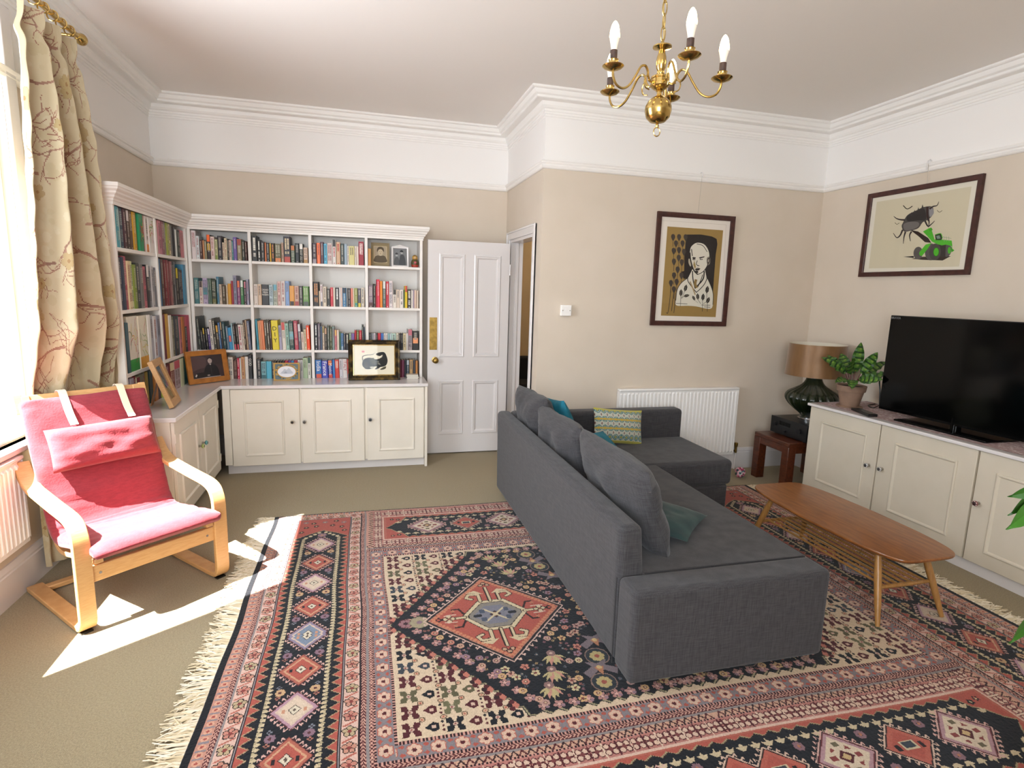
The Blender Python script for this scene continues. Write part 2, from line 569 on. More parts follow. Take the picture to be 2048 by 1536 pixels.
# ------------------------------------------------------------------ radiators (local: x along the wall, -y into the room)
def radiator(name, label, L, Hh, loc, rotz, valve=True):
    t = thing(name, label, 'radiator', loc, rotz)
    b = MB()
    n = int(L / .0345)
    p = L / n
    poly = []
    for i in range(n):
        x = i * p
        poly += [(x + .002, -.045), (x + .009, -.055), (x + .022, -.055), (x + .029, -.045)]
    poly = [(0, -.045)] + poly + [(L, -.045), (L, -.02), (0, -.02)]
    front = [q for q in poly]
    m = len(front)
    zs = [0, .018, .03, Hh - .045, Hh - .033, Hh - .02]
    rows = []
    for k, z in enumerate(zs):
        fl = 0 if k in (0, 1, 4, 5) else 1
        rows.append([(x, (y if (fl or y > -.046) else -.045), z) for x, y in front])
    b.ring(rows, False, caps=True)
    b.build('panel', MT['rad'], t, fixn=True)
    b = MB(); b.box(-.002, L + .002, -.057, -.004, Hh - .02, Hh); b.build('top_grille', MT['rad'], t, bevel=.006)
    for x in (-.002, L - .001):
        b = MB(); b.box(x, x + .003, -.05, -.006, .02, Hh - .02); b.build('side_cover', MT['rad'], t)
    for x in (.2, L - .2):
        b = MB(); b.box(x, x + .03, -.02, 0.0, .1, Hh - .1); b.build('bracket', MT['rad'], t)
    if valve:
        b = MB(); b.cyl((L, -.035, .03), (L + .03, -.035, .03), .008); b.cyl((L + .035, -.035, .01), (L + .035, -.035, .06), .011)
        b.lathe([(.006, .06), (.012, .062), (.017, .085), (.017, .1), (.012, .104), (0, .104)], 12, (L + .035, -.035, 0)); b.build('valve', MT['brassold'], t, smooth=True)
        b = MB(); b.cyl((L + .035, -.035, .012), (L + .035, -.035, -loc[2] + .001), .0075); b.build('pipe', MT['gloss'], t)
    return t
radiator('radiator', 'white panel radiator on the wall behind the grey sofa', 1.165, .62, (2.10, YJ - .003, .145), 0)
radiator('radiator', 'white radiator under the window beside the red armchair', 1.25, .44, (XL + .003, 1.93, .26), PI / 2, False)

# ------------------------------------------------------------------ rug: woven pattern, one colour per knot cell
RX0, RX1, RY0, RY1 = -.585, 3.10, 1.03, 3.89
RW, RH = RX1 - RX0, RY1 - RY0
CELL = .0038
class Canvas:
    def __init__(s, w, h, cell, base):
        s.w, s.h, s.cell = w, h, cell
        s.nx, s.ny = int(round(w / cell)), int(round(h / cell))
        s.a = np.zeros((s.ny, s.nx, 3), np.float32)
        s.a[:] = lin(base)[:3]
        s.u = (np.arange(s.nx) + .5) * (w / s.nx)
        s.vv = (np.arange(s.ny) + .5) * (h / s.ny)
    def win(s, x0, x1, y0, y1):
        i0 = max(0, int(x0 / s.w * s.nx)); i1 = min(s.nx, int(x1 / s.w * s.nx) + 2)
        j0 = max(0, int(y0 / s.h * s.ny)); j1 = min(s.ny, int(y1 / s.h * s.ny) + 2)
        if i1 <= i0 or j1 <= j0: return None
        U, V = np.meshgrid(s.u[i0:i1], s.vv[j0:j1])
        return i0, i1, j0, j1, U, V
    def put(s, q, m, col):
        i0, i1, j0, j1 = q[:4]
        s.a[j0:j1, i0:i1][m] = lin(col)[:3]
    def rect(s, x0, x1, y0, y1, col):
        q = s.win(x0, x1, y0, y1)
        if q: s.put(q, (q[4] >= x0) & (q[4] < x1) & (q[5] >= y0) & (q[5] < y1), col)
    def poly(s, pts, col):
        xs = [p[0] for p in pts]; ys = [p[1] for p in pts]
        q = s.win(min(xs), max(xs), min(ys), max(ys))
        if not q: return
        U, V = q[4], q[5]
        m = np.zeros(U.shape, bool)
        n = len(pts)
        for i in range(n):
            (x1, y1), (x2, y2) = pts[i], pts[(i + 1) % n]
            if y1 == y2: continue
            c = ((y1 > V) != (y2 > V)) & (U < (x2 - x1) * (V - y1) / (y2 - y1) + x1)
            m ^= c
        s.put(q, m, col)
    def disc(s, x, y, r, col, ry=None):
        ry = ry or r
        q = s.win(x - r, x + r, y - ry, y + ry)
        if q: s.put(q, ((q[4] - x) / r) ** 2 + ((q[5] - y) / ry) ** 2 <= 1, col)
    def line(s, pts, wd, col):
        for (x1, y1), (x2, y2) in zip(pts[:-1], pts[1:]):
            q = s.win(min(x1, x2) - wd, max(x1, x2) + wd, min(y1, y2) - wd, max(y1, y2) + wd)
            if not q: continue
            dx, dy = x2 - x1, y2 - y1
            L = dx * dx + dy * dy + 1e-12
            t = np.clip(((q[4] - x1) * dx + (q[5] - y1) * dy) / L, 0, 1)
            s.put(q, (q[4] - x1 - t * dx) ** 2 + (q[5] - y1 - t * dy) ** 2 <= (wd / 2) ** 2, col)

NV, RED, PINK, CRM, MAR, GRY, OLV, LIL, BLU = '#171a22', '#b4503f', '#cf9384', '#d9bf9e', '#571a22', '#857c80', '#a99c74', '#94727f', '#5d6a7c'
K = Canvas(RW / 2, RH / 2, CELL, CRM)
UC, VC = RW / 2, RH / 2

def flower(x, y, r, pet, cen, n=6, out=None, rot=0):
    if out:
        for k in range(n):
            a = rot + 2 * PI * k / n
            K.disc(x + .62 * r * math.cos(a), y + .62 * r * math.sin(a), r * .46, out)
    for k in range(n):
        a = rot + 2 * PI * k / n
        K.disc(x + .62 * r * math.cos(a), y + .62 * r * math.sin(a), r * .33, pet)
    K.disc(x, y, r * .3, cen)

def diamond(x, y, a, c, col):
    K.poly([(x - a, y), (x, y - c), (x + a, y), (x, y + c)], col)

def hooks(x, y, a, c, n, col, size):
    """comb of hooks along the four sides of a diamond"""
    for sx in (-1, 1):
        for sy in (-1, 1):
            for k in range(n):
                t = (k + .7) / (n + .4)
                px, py = x + sx * a * (1 - t), y + sy * c * t
                ex, ey = px + sx * size * .75, py + sy * size * .75
                K.line([(px, py), (ex, ey), (ex + sx * size * .1, ey - sy * size * .65)], size * .32, col)
            K.line([(x + sx * a, y), (x, y + sy * c)], size * .3, col)

def vband(u0, u1, kind, v0=0.0, v1=None):
    band(u0, u1, v0, VC + .01 if v1 is None else v1, kind, True)
def hband(v0, v1, kind, u0=0.0, u1=None):
    band(v0, v1, u0, UC + .01 if u1 is None else u1, kind, False)
def band(a0, a1, l0, l1, kind, vert):
    w = a1 - a0; mid = (a0 + a1) / 2
    P = (lambda a, l: (a, l)) if vert else (lambda a, l: (l, a))
    def rc(x0, x1, y0, y1, c):
        if vert: K.rect(x0, x1, y0, y1, c)
        else: K.rect(y0, y1, x0, x1, c)
    if kind == 'flower' or kind == 'greyflower':
        g = kind == 'greyflower'
        rc(a0, a1, l0, l1, GRY if g else '#dcb4a2')
        p = .082 if g else .072
        n = max(1, int((l1 - l0) / p)); p = (l1 - l0) / n
        for i in range(n):
            l = l0 + (i + .5) * p
            if g:
                flower(*P(mid, l), w * .46, '#d9b49a', MAR, 6, '#b8604f', rot=.5)
                for s in (-1, 1):
                    q = P(mid + s * w * .1, l + p * .5)
                    K.poly([P(mid + s * w * .3, l + p * .5 - .012), P(mid + s * w * .3 + .009, l + p * .5), P(mid + s * w * .3, l + p * .5 + .012), P(mid + s * w * .3 - .009, l + p * .5)], RED)
            else:
                flower(*P(mid, l), w * .46, ['#c98a72', '#bda57c', '#c77f6c'][i % 3], '#8d3a34', 5, '#33251f', rot=.3)
                K.line([P(a0 + .006, l + p * .35), P(mid, l + p * .5), P(a1 - .006, l + p * .65)], .007, '#b9604c')
    elif kind == 'chev':
        rc(a0, a1, l0, l1, MAR)
        p = .016
        for i in range(int((l1 - l0) / p)):
            l = l0 + i * p
            K.line([P(a0 + .002, l), P(mid, l + p * .8), P(a1 - .002, l)], .0045, '#cf9a86')
    elif kind == 'pinkchev':
        rc(a0, a1, l0, l1, '#cf9f83')
        p = .03
        for i in range(int((l1 - l0) / p)):
            l = l0 + i * p
            K.line([P(a0, l), P(a1, l + p * .5), P(a0, l + p)], .006, '#3a2023' if i % 2 else MAR)
    elif kind == 'dots':
        rc(a0, a1, l0, l1, PINK)
        p = .0135
        for i in range(int((l1 - l0) / p)):
            rc(a0, a1, l0 + i * p, l0 + i * p + p * .55, '#331a1e')
    elif kind == 'small':
        rc(a0, a1, l0, l1, '#b9766c')
        p = .052
        for i in range(int((l1 - l0) / p) + 1):
            l = l0 + (i + .5) * p
            flower(*P(mid, l), min(w * .42, .03), '#dcb9a0', '#7d3a3a', 4, MAR, rot=.78)
            K.line([P(a0 + .005, l + p * .5), P(a1 - .005, l + p * .5)], .006, '#e0c3a8' if i % 2 else MAR)
    elif kind == 'speck':
        rc(a0, a1, l0, l1, '#c58a74')
        p = .035
        for i in range(int((l1 - l0) / p)):
            l = l0 + i * p
            K.disc(*P(mid, l + p * .3), w * .3, '#d9a080'); K.disc(*P(mid, l + p * .3), w * .14, '#a9473c')
            rc(a0 + w * .1, a1 - w * .1, l + p * .7, l + p * .95, '#8a7f86')
    elif kind == 'grey':
        rc(a0, a1, l0, l1, '#8f8583')
    elif kind == 'rope':
        rc(a0, a1, l0, l1, '#2a1d20'); rc(a0 + .003, a1 - .003, l0, l1, '#968a8c')

# --- field
fu0, fv0 = .692, .726
K.rect(fu0, UC + .01, fv0, VC + .01, CRM)
# corner sprigs on the cream ground
for j in range(8):
    v = fv0 + .045 + j * .085
    for i in range(7):
        u = fu0 + .05 + i * .078
        if u > fu0 + .53 - (v - fv0) * .80: continue
        col = [NV, MAR, '#5f5a3c', MAR, '#39414a'][j % 5] if (i + j) % 3 else [MAR, NV, '#6d6a48'][i % 3]
        if i % 2 == 0:
            for s in (-1, 1):
                for t in (-1, 1):
                    K.poly([(u, v), (u + s * .012, v + t * .034), (u + s * .034, v + t * .032), (u + s * .030, v + t * .008)], col)
            K.rect(u - .02, u + .02, v - .012, v + .012, col); K.disc(u, v, .009, '#cfae9a'); K.disc(u, v, .004, '#8a3b34')
        else:
            K.poly([(u - .032, v), (u, v - .024), (u + .02, v - .014), (u + .02, v + .014), (u, v + .024)], col)
            K.rect(u - .006, u + .008, v - .007, v + .007, '#d8b39c'); K.disc(u + .034, v - .02, .006, MAR); K.disc(u + .034, v + .02, .006, NV); K.disc(u + .034, v, .005, MAR)
        K.disc(u + .04, v + .042, .0125, '#5a4632'); K.disc(u + .04, v + .042, .009, '#cfa482'); K.disc(u + .04, v + .042, .0035, RED)
# navy ground with stepped edge
edge = []
n = 13
for i in range(n + 1):
    t = i / n
    u, v = .700 + (1.205 - .700) * t, 1.43 + (.757 - 1.43) * t
    edge.append((u, v))
    if i < n: edge.append((u + .012, v - (1.43 - .757) / n * .92))
m = 11
for i in range(1, m + 1):
    u = 1.205 + (UC + .02 - 1.205) * i / m
    edge.append((u - .028, .772)); edge.append((u, .752))
def off(pts, k):
    return [(p[0] - k, p[1] - k * .8) for p in pts]
base = [(UC + .05, VC + .1), (.700, VC + .1)]
K.poly(off(edge, .013) + base, '#2b2a22'); K.poly(off(edge, .009) + base, '#a59a75'); K.poly(off(edge, .004) + base, '#2b2a22'); K.poly(edge + base, NV)
for i in range(2, len(edge) - 1, 2):   # pink sprigs following the edge, outside and inside
    u, v = edge[i]
    if v > .77:
        K.poly([(u - .052, v + .012), (u - .03, v - .012), (u - .018, v + .006), (u - .03, v + .028)], '#c4705c'); K.disc(u - .048, v - .008, .012, MAR); K.disc(u - .056, v + .012, .011, '#33181c'); K.disc(u - .045, v + .028, .011, MAR)
    flower(u + .032, v + .034, .024, '#b58078', '#d7a79a', 5, None, rot=.7 * i); K.disc(u + .045, v + .025, .008, LIL)
rng = random.Random(5)
pts = []
def scatter(cond, cols, n, r, dmin):
    c = 0
    for _ in range(n * 40):
        u, v = rng.uniform(.72, UC), rng.uniform(.79, VC)
        if not cond(u, v): continue
        if any((u - a) ** 2 + (v - bb2) ** 2 < (dmin + rr) ** 2 for a, bb2, rr in pts): continue
        pts.append((u, v, r)); c += 1
        col = rng.choice(cols)
        if rng.random() < .5:
            K.disc(u, v, r, col); K.disc(u, v, r * .45, '#6d3030'); K.disc(u, v, r * .25, '#d8bb94')
        else:
            flower(u, v, r * 1.25, col, '#7d3b36', 5, None, rng.random() * 6)
        if c >= n: break
inn = lambda u, v: (1.43 - v) / (1.43 - .757) < (u - .75) / (1.205 - .70) - .04
outd = lambda u, v: abs(u - 1.19) / .39 + abs(v - 1.43) / .42 > 1
for (x, y) in ((1.29, .86), (1.33, .95), (1.36, 1.05)):
    for k in range(7):
        a = -PI * .15 - PI * .7 * k / 6
        K.poly([(x, y + .03), (x + .028 * math.cos(a) - .012, y + .03 + .04 * math.sin(a)), (x + .062 * math.cos(a), y + .025 + .075 * math.sin(a)), (x + .03 * math.cos(a) + .012, y + .03 + .04 * math.sin(a))], ['#bfae76', '#c98a76', '#bfae76'][k % 3])
    K.disc(x, y + .035, .02, '#8d6a66'); K.disc(x, y + .035, .007, '#d9b2a0'); pts.append((x, y + .01, .06))
for (x, y) in ((1.515, .86), (1.55, 1.02)):
    K.disc(x, y, .055, '#8d6f62'); K.disc(x, y, .05, '#2b333a')
    flower(x, y, .036, '#b9a468', '#a04d3d', 8); pts.append((x, y, .06))
for (x, y) in ((1.53, .94), (1.585, 1.12)):
    for s in (-1, 1):
        K.poly([(x, y), (x + s * .06, y - .045), (x + s * .078, y - .01), (x + s * .03, y + .02), (x + s * .05, y + .055), (x, y + .035)], '#7c6c72')
    K.poly([(x - .022, y + .015), (x, y - .04), (x + .022, y + .015)], '#b5764e'); K.disc(x, y + .01, .012, '#d2b070'); pts.append((x, y, .07))
scatter(lambda u, v: inn(u, v) and outd(u, v), ['#c99a80', '#b98f83', '#c77c66', '#cdbb8c', '#9a7583', '#d1a86f'], 90, .017, .012)
scatter(lambda u, v: inn(u, v) and outd(u, v), ['#7d5560', '#a08a5a', '#8f5a52', '#54606a'], 120, .007, .006)
K.disc(.762, 1.43, .032, '#7d4a55'); flower(.762, 1.43, .034, '#9a6a70', '#3a2026', 6, MAR); flower(.825, 1.43, .045, '#a89a78', '#8d6d7d', 8, '#8d8468')
# red medallion
mx, my = 1.19, 1.43
hooks(mx, my, .345, .365, 13, '#d9b3a3', .019)
diamond(mx, my, .335, .355, '#2a1c1d'); diamond(mx, my, .325, .345, '#b98069'); diamond(mx, my, .318, .338, '#b4533f')
for sx in (-1, 1):
    for k in range(22):
        t = (k + .5) / 22
        K.disc(mx + sx * .305 * (1 - t), my - .325 * t, .009, '#d07f55')
diamond(mx, my, .285, .305, RED)
oc = lambda a, c: [(mx - a, my), (mx - a * .45, my - c), (mx + a * .45, my - c), (mx + a, my)]
def octa(a, c, col): K.poly([(mx - a, my + .01), (mx - a, my - .012), (mx - a * .42, my - c), (mx + a * .42, my - c), (mx + a, my - .012), (mx + a, my + .01)], col)
octa(.160, .130, '#2b1d1d'); octa(.155, .126, '#d6c39a'); octa(.132, .105, '#2b1d1d'); octa(.128, .101, '#8b8378'); octa(.10, .075, '#7c7b88')
K.poly([(mx - .03, my), (mx, my - .03), (mx + .03, my)], '#3a2a33'); K.disc(mx, my, .014, '#c08a6a')
for s in (-1, 1):
    K.line([(mx, my), (mx + s * .05, my - .05)], .01, '#cdbd96'); K.rect(mx + s * .06 - .012, mx + s * .06 + .012, my - .05, my - .02, '#4b5568'); K.line([(mx + s * .1, my - .004), (mx + s * .07, my - .004)], .012, '#23262f')
def hook2(pts, w=.014):
    for s in (-1, 1):
        q = [(mx + s * (x - mx), y) for x, y in pts]
        K.line(q, w + .009, '#35211d'); K.line(q, w, '#d3bd93')
hook2([(mx + .05, my - .125), (mx + .05, my - .19), (mx + .1, my - .195), (mx + .115, my - .165), (mx + .09, my - .15)])
K.poly([(mx + .02, my - .19), (mx + .11, my - .21), (mx + .06, my - .23)], '#d3bd93'); K.poly([(mx - .02, my - .19), (mx - .11, my - .21), (mx - .06, my - .23)], '#d3bd93')
hook2([(mx, my - .12), (mx, my - .25)], .012); hook2([(mx + .15, my), (mx + .24, my)], .016)
for s in (-1, 1):
    flower(mx + s * .225, my, .03, '#d3bd93', '#8a4a3a', 4, '#35211d')
    for dx, dy in ((-.018, 0), (.018, 0), (0, -.018)):
        K.disc(mx + dx, my - .275 + dy, .014, '#35211d'); K.disc(mx + dx, my - .275 + dy, .009, '#c79a78')
    K.line([(mx + s * .15, my - .03), (mx + s * .17, my - .075), (mx + s * .20, my - .075), (mx + s * .20, my - .05)], .011, '#2e1c1a'); K.disc(mx + s * .2, my - .06, .011, '#c0704f')
    K.line([(mx + s * .19, my - .03), (mx + s * .245, my - .028)], .008, '#d9b9a0'); K.poly([(mx + s * .25, my), (mx + s * .275, my - .02), (mx + s * .29, my), (mx + s * .275, my + .02)], '#2b1a1a'); K.disc(mx + s * .275, my, .008, RED)
# --- borders round the field
hband(.712, .726, 'dots', .68); vband(.68, .692, 'dots', .712)
hband(.652, .712, 'greyflower', .62); vband(.62, .68, 'greyflower', .652)
hband(.640, .652, 'dots', .61); vband(.612, .62, 'dots', .64)
hband(.618, .640, 'chev', .60); vband(.596, .612, 'chev', .618)
hband(.606, .618, 'grey', .6); hband(.582, .606, 'pinkchev', .6); hband(.574, .582, 'dots', .6)
# --- top panel
K.rect(.598, UC + .01, .0, .574, '#c9907c')
hband(.505, .574, 'small', .64); hband(.030, .135, 'small', .64); vband(.64, .70, 'small', .03, .574); vband(.612, .64, 'pinkchev', .03, .6)
K.rect(.70, UC + .01, .135, .505, '#dcb7a2'); K.rect(.708, UC + .01, .145, .495, '#b8604c'); K.rect(.72, UC + .01, .155, .485, RED)
pc = .320
def strip(y0, up):
    p = [(.722, pc)]
    return p
zz = []
for i in range(18):
    u = .86 + i * .06
    zz += [(u, .165), (u + .03, .182)]
top = [(.722, pc)] + [(.722 + .14 * k / 4, pc - .14 * k / 4 + (.012 if k % 2 else 0)) for k in range(1, 4)] + zz
bot = [(x, 2 * pc - y) for x, y in top]
pl = top + [(UC + .05, .165), (UC + .05, 2 * pc - .165)] + bot[::-1]
K.poly([(x - .006, y + (-.008 if y < pc else .008)) for x, y in pl], '#a4946c'); K.poly([(x - .002, y + (-.004 if y < pc else .004)) for x, y in pl], '#2a1d1c'); K.poly(pl, NV)
for s in (-1, 1):
    for i in range(22):
        u = .80 + i * .052
        hh = min(.112, .02 + (u - .722) * .72)
        v = pc + s * hh
        K.poly([(u - .022, v + s * .004), (u - .004, v - s * .014), (u + .014, v - s * .010), (u + .024, v + s * .008), (u + .006, v + s * .004), (u + .002, v + s * .02), (u - .008, v + s * .004)], '#cdb992')
for s in (0,):
    for i in range(5):
        u = .985 + i * .262
        if u > UC + .2: break
        if i % 2 == 0:
            hooks(u, pc, .125, .118, 6, '#d9a99c', .016)
            diamond(u, pc, .118, .112, '#6d2a30'); diamond(u, pc, .112, .106, '#b58a92'); diamond(u, pc, .094, .09, '#d9c4a8')
            diamond(u, pc, .032, .03, MAR); diamond(u, pc, .018, .016, '#cfae74')
            for sx in (-1, 1):
                K.rect(u + sx * .05 - .012, u + sx * .05 + .012, pc - .01, pc + .01, '#8c3a38'); K.rect(u - .012, u + .012, pc + sx * .055 - .010, pc + sx * .055 + .010, '#6d6448')
                for sy in (-1, 1): K.poly([(u + sx * .02, pc + sy * .03), (u + sx * .045, pc + sy * .025), (u + sx * .03, pc + sy * .045)], '#8c3a38')
        else:
            hooks(u, pc, .105, .098, 5, '#d9b7a0', .016)
            diamond(u, pc, .10, .094, '#2b1a1a'); diamond(u, pc, .094, .088, '#bd5c48'); diamond(u, pc, .07, .064, RED)
            K.rect(u - .03, u + .03, pc - .02, pc + .02, '#cdbb95'); K.rect(u - .022, u + .022, pc - .013, pc + .013, '#39424c')
            for sx in (-1, 1): K.rect(u + sx * .05 - .008, u + sx * .05 + .008, pc - .018, pc + .006, '#2a1a1c')
        for sy in (-1, 1):
            flower(u + .131, pc + sy * .075, .022, '#8c6670', '#b5704e', 7)
for (u, v) in ((.76, .19), (.80, .20), (.76, .45), (.80, .44)):
    flower(u, v, .016, NV, '#cbb183', 5)
# --- left panel
K.rect(0, .598, 0, VC + .01, RED)
vband(.585, .598, 'grey'); vband(.566, .585, 'chev'); vband(.558, .566, 'rope')
hband(.0, .05, 'speck', 0, .60); vband(.03, .072, 'speck'); vband(.072, .09, 'chev', .045); vband(.09, .10, 'grey', .045)
vband(.10, .156, 'flower', .05); vband(.502, .558, 'flower', .03); hband(.05, .096, 'flower', .10, .55)
hband(.096, .104, 'rope', .155, .502); vband(.156, .168, 'rope', .096); vband(.490, .502, 'rope', .096)
uc = .329
def arch_poly(d):
    L, Rr = [], []
    v = .40
    k = 0
    while v < VC + .05:
        dd = .034 if k % 2 else 0
        L.append((uc - .150 - d + dd, v)); Rr.append((uc + .150 + d - dd, v)); v += .0235; k += 1
    return [(uc, .30 - d)] + [(uc + .08 + d * .5, .345 - d * .5)] + Rr + L[::-1] + [(uc - .08 - d * .5, .345 - d * .5)]
for (u, v) in ((.21, .15), (.26, .17), (.33, .16), (.40, .15), (.45, .18), (.22, .23), (.44, .25), (.28, .22), (.38, .22), (.2, .30), (.46, .31)):
    flower(u, v, .019, NV if (u * 100) % 2 < 1 else '#8a6f76', '#cbb183', 5)
K.poly(arch_poly(.012), '#b59b72'); K.poly(arch_poly(.006), '#2b1c1a'); K.poly(arch_poly(0), NV)
for s in (-1, 1):
    v = .41
    k = 0
    while v < VC + .02:
        u = uc + s * .102
        K.disc(u, v, .0105, '#cdb890', .008); K.disc(u + s * .006, v + .008, .006, '#b3a47c')
        v += .0225; k += 1
    for k in range(4): K.disc(uc + s * (.02 + .024 * k), .325 + .022 * k, .012, '#cdb890')
flower(uc, .365, .03, '#9a717c', '#c08a5a', 7)
for k in range(5):
    v = .498 + k * .2305
    kind = k % 3
    if v > VC + .12: break
    hooks(uc, v, .084, .099, 6, '#d9a99c', .016)
    diamond(uc, v, .088, .102, '#5f2328')
    a, c2 = (('#8d7f98', '#77879c'), ('#b5604a', RED), ('#b58a9a', '#d8c0a6'))[{0: 2, 1: 1, 2: 2, 3: 1, 4: 0}[k]]
    diamond(uc, v, .083, .096, a); diamond(uc, v, .068, .08, '#cf9a72' if a == '#b5604a' else '#d3b7a2'); diamond(uc, v, .058, .069, c2)
    diamond(uc, v, .024, .028, '#2a1f22'); diamond(uc, v, .02, .024, '#d9cbb0'); diamond(uc, v, .007, .009, '#5a4a40')
    for s in (-1, 1):
        K.rect(uc + s * .038 - .006, uc + s * .038 + .006, v - .012, v + .008, '#2a2024' if a == '#b5604a' else '#c98d6a')
    for s in (-1, 1):
        flower(uc + s * .064, v + .104, .021, ['#c9a070', '#8c6a7a'][k % 2], '#5a2c30', 8); flower(uc + s * .07, v + .135, .011, '#7d7f8a', '#3a3036', 4); flower(uc + s * .07, v + .075, .011, '#b5705a', '#3a2026', 4)
K.rect(0, .030, 0, VC + .01, '#14161c'); K.rect(0, UC + .01, 0, .016, '#17171c')

q = K.a
full = np.concatenate([q, q[:, ::-1]], 1)
full = np.concatenate([full, full[::-1]], 0)
ny, nx = full.shape[:2]
rg = np.random.default_rng(3)
full = full * (1 + rg.normal(0, .07, (ny, nx, 1)))
lum = full.mean(2, keepdims=True)
full = np.clip((lum + (full - lum) * .86) * .74, 0, 1)
def color_grid(name, colors, pos, material, parent=None):
    """colors (ny,nx,3) per cell, pos ((ny+1),(nx+1),3): one quad per cell"""
    ny, nx = colors.shape[:2]
    me = bpy.data.meshes.new(name)
    nv = (ny + 1) * (nx + 1)
    me.vertices.add(nv)
    me.vertices.foreach_set('co', pos.reshape(-1).astype(np.float32))
    idx = np.arange(nv, dtype=np.int32).reshape(ny + 1, nx + 1)
    quads = np.stack([idx[1:, :-1], idx[1:, 1:], idx[:-1, 1:], idx[:-1, :-1]], -1).reshape(-1)
    nf = ny * nx
    me.loops.add(nf * 4)
    me.loops.foreach_set('vertex_index', quads)
    me.polygons.add(nf)
    me.polygons.foreach_set('loop_start', np.arange(0, nf * 4, 4, dtype=np.int32))
    me.update(calc_edges=True)
    ca = me.color_attributes.new('Col', 'FLOAT_COLOR', 'CORNER')
    c4 = np.ones((nf, 4), np.float32)
    c4[:, :3] = colors.reshape(-1, 3)
    ca.data.foreach_set('color', np.repeat(c4, 4, 0).reshape(-1))
    me.materials.append(material)
    me.shade_smooth()
    me.validate()
    o = bpy.data.objects.new(name, me)
    COL.objects.link(o)
    if parent: o.parent = parent
    return o
def wavy_x(v):   # slight waviness of the woven edges
    return .004 * np.sin(v * 5.1 + .8) + .0025 * np.sin(v * 11.0)
gu = np.linspace(0, RW, nx + 1); gv = np.linspace(0, RH, ny + 1)
GU, GV = np.meshgrid(gu, gv)
Z = .012 + .0012 * np.sin(GU * 3.1) * np.sin(GV * 4.3) + rg.normal(0, .0005, GU.shape)
edgef = np.minimum.reduce([GU, RW - GU, GV, RH - GV])
Z = np.where(edgef < .001, .001, Z)
pos = np.stack([RX0 + GU + wavy_x(GV) * (1 - GU / RW), RY1 - GV + .006 * np.sin(GU * 4.0), Z], -1)
rug = thing('area_rug', 'large red, navy and cream patterned wool rug with fringed ends', 'rug', (0, 0, 0))
color_grid('woven_pile', full, pos, vc_mat('rug_wool', .95, spec=.08, sheen=.15), rug)
def fringe(side):
    b = MB()
    rr = random.Random(11 + side)
    n = 820
    for i in range(n):
        v = RH * (i + rr.random()) / n
        x0 = (RX0 + float(wavy_x(v))) if side < 0 else RX1
        y = RY1 - v
        L = rr.uniform(.085, .125) * (1.0 if side < 0 else .9)
        a = rr.gauss(.30 * math.sin(v * 6.0) + .2 * math.sin(v * 17), .22)
        p = [(x0 - side * .004, y, .006)]
        x, yy = x0, y
        for k in range(4):
            x += side * L / 4 * math.cos(a); yy += L / 4 * math.sin(a); a += rr.gauss(0, .22)
            p.append((x, yy, .004 + rr.random() * .009))
        b.tube(p, [.0036, .0034, .003, .0028, .0018], 4, caps=False, col=rr.choice(['#d9cdb6', '#cfc0a4', '#e2d8c4', '#c9b99a']))
    tag(b.build('fringe', vc_mat('fringe_cotton_%d' % (side + 1), .95, spec=.1), rug, smooth=True, fixn=False), 'cream cotton fringe', kind='stuff')
fringe(-1); fringe(1)

# ------------------------------------------------------------------ fitted cupboards, worktop and bookcases
WT = .747
b = MB(); b.prism([(-1.64, 3.715), (-1.085, 3.715), (-1.085, 4.865), (.552, 4.865), (.552, 5.505), (-1.64, 5.505)], WT - .028, WT)
tag(b.build('worktop', MT['gloss'], bevel=.004), 'white L-shaped worktop running along both fitted cupboards', 'worktop')

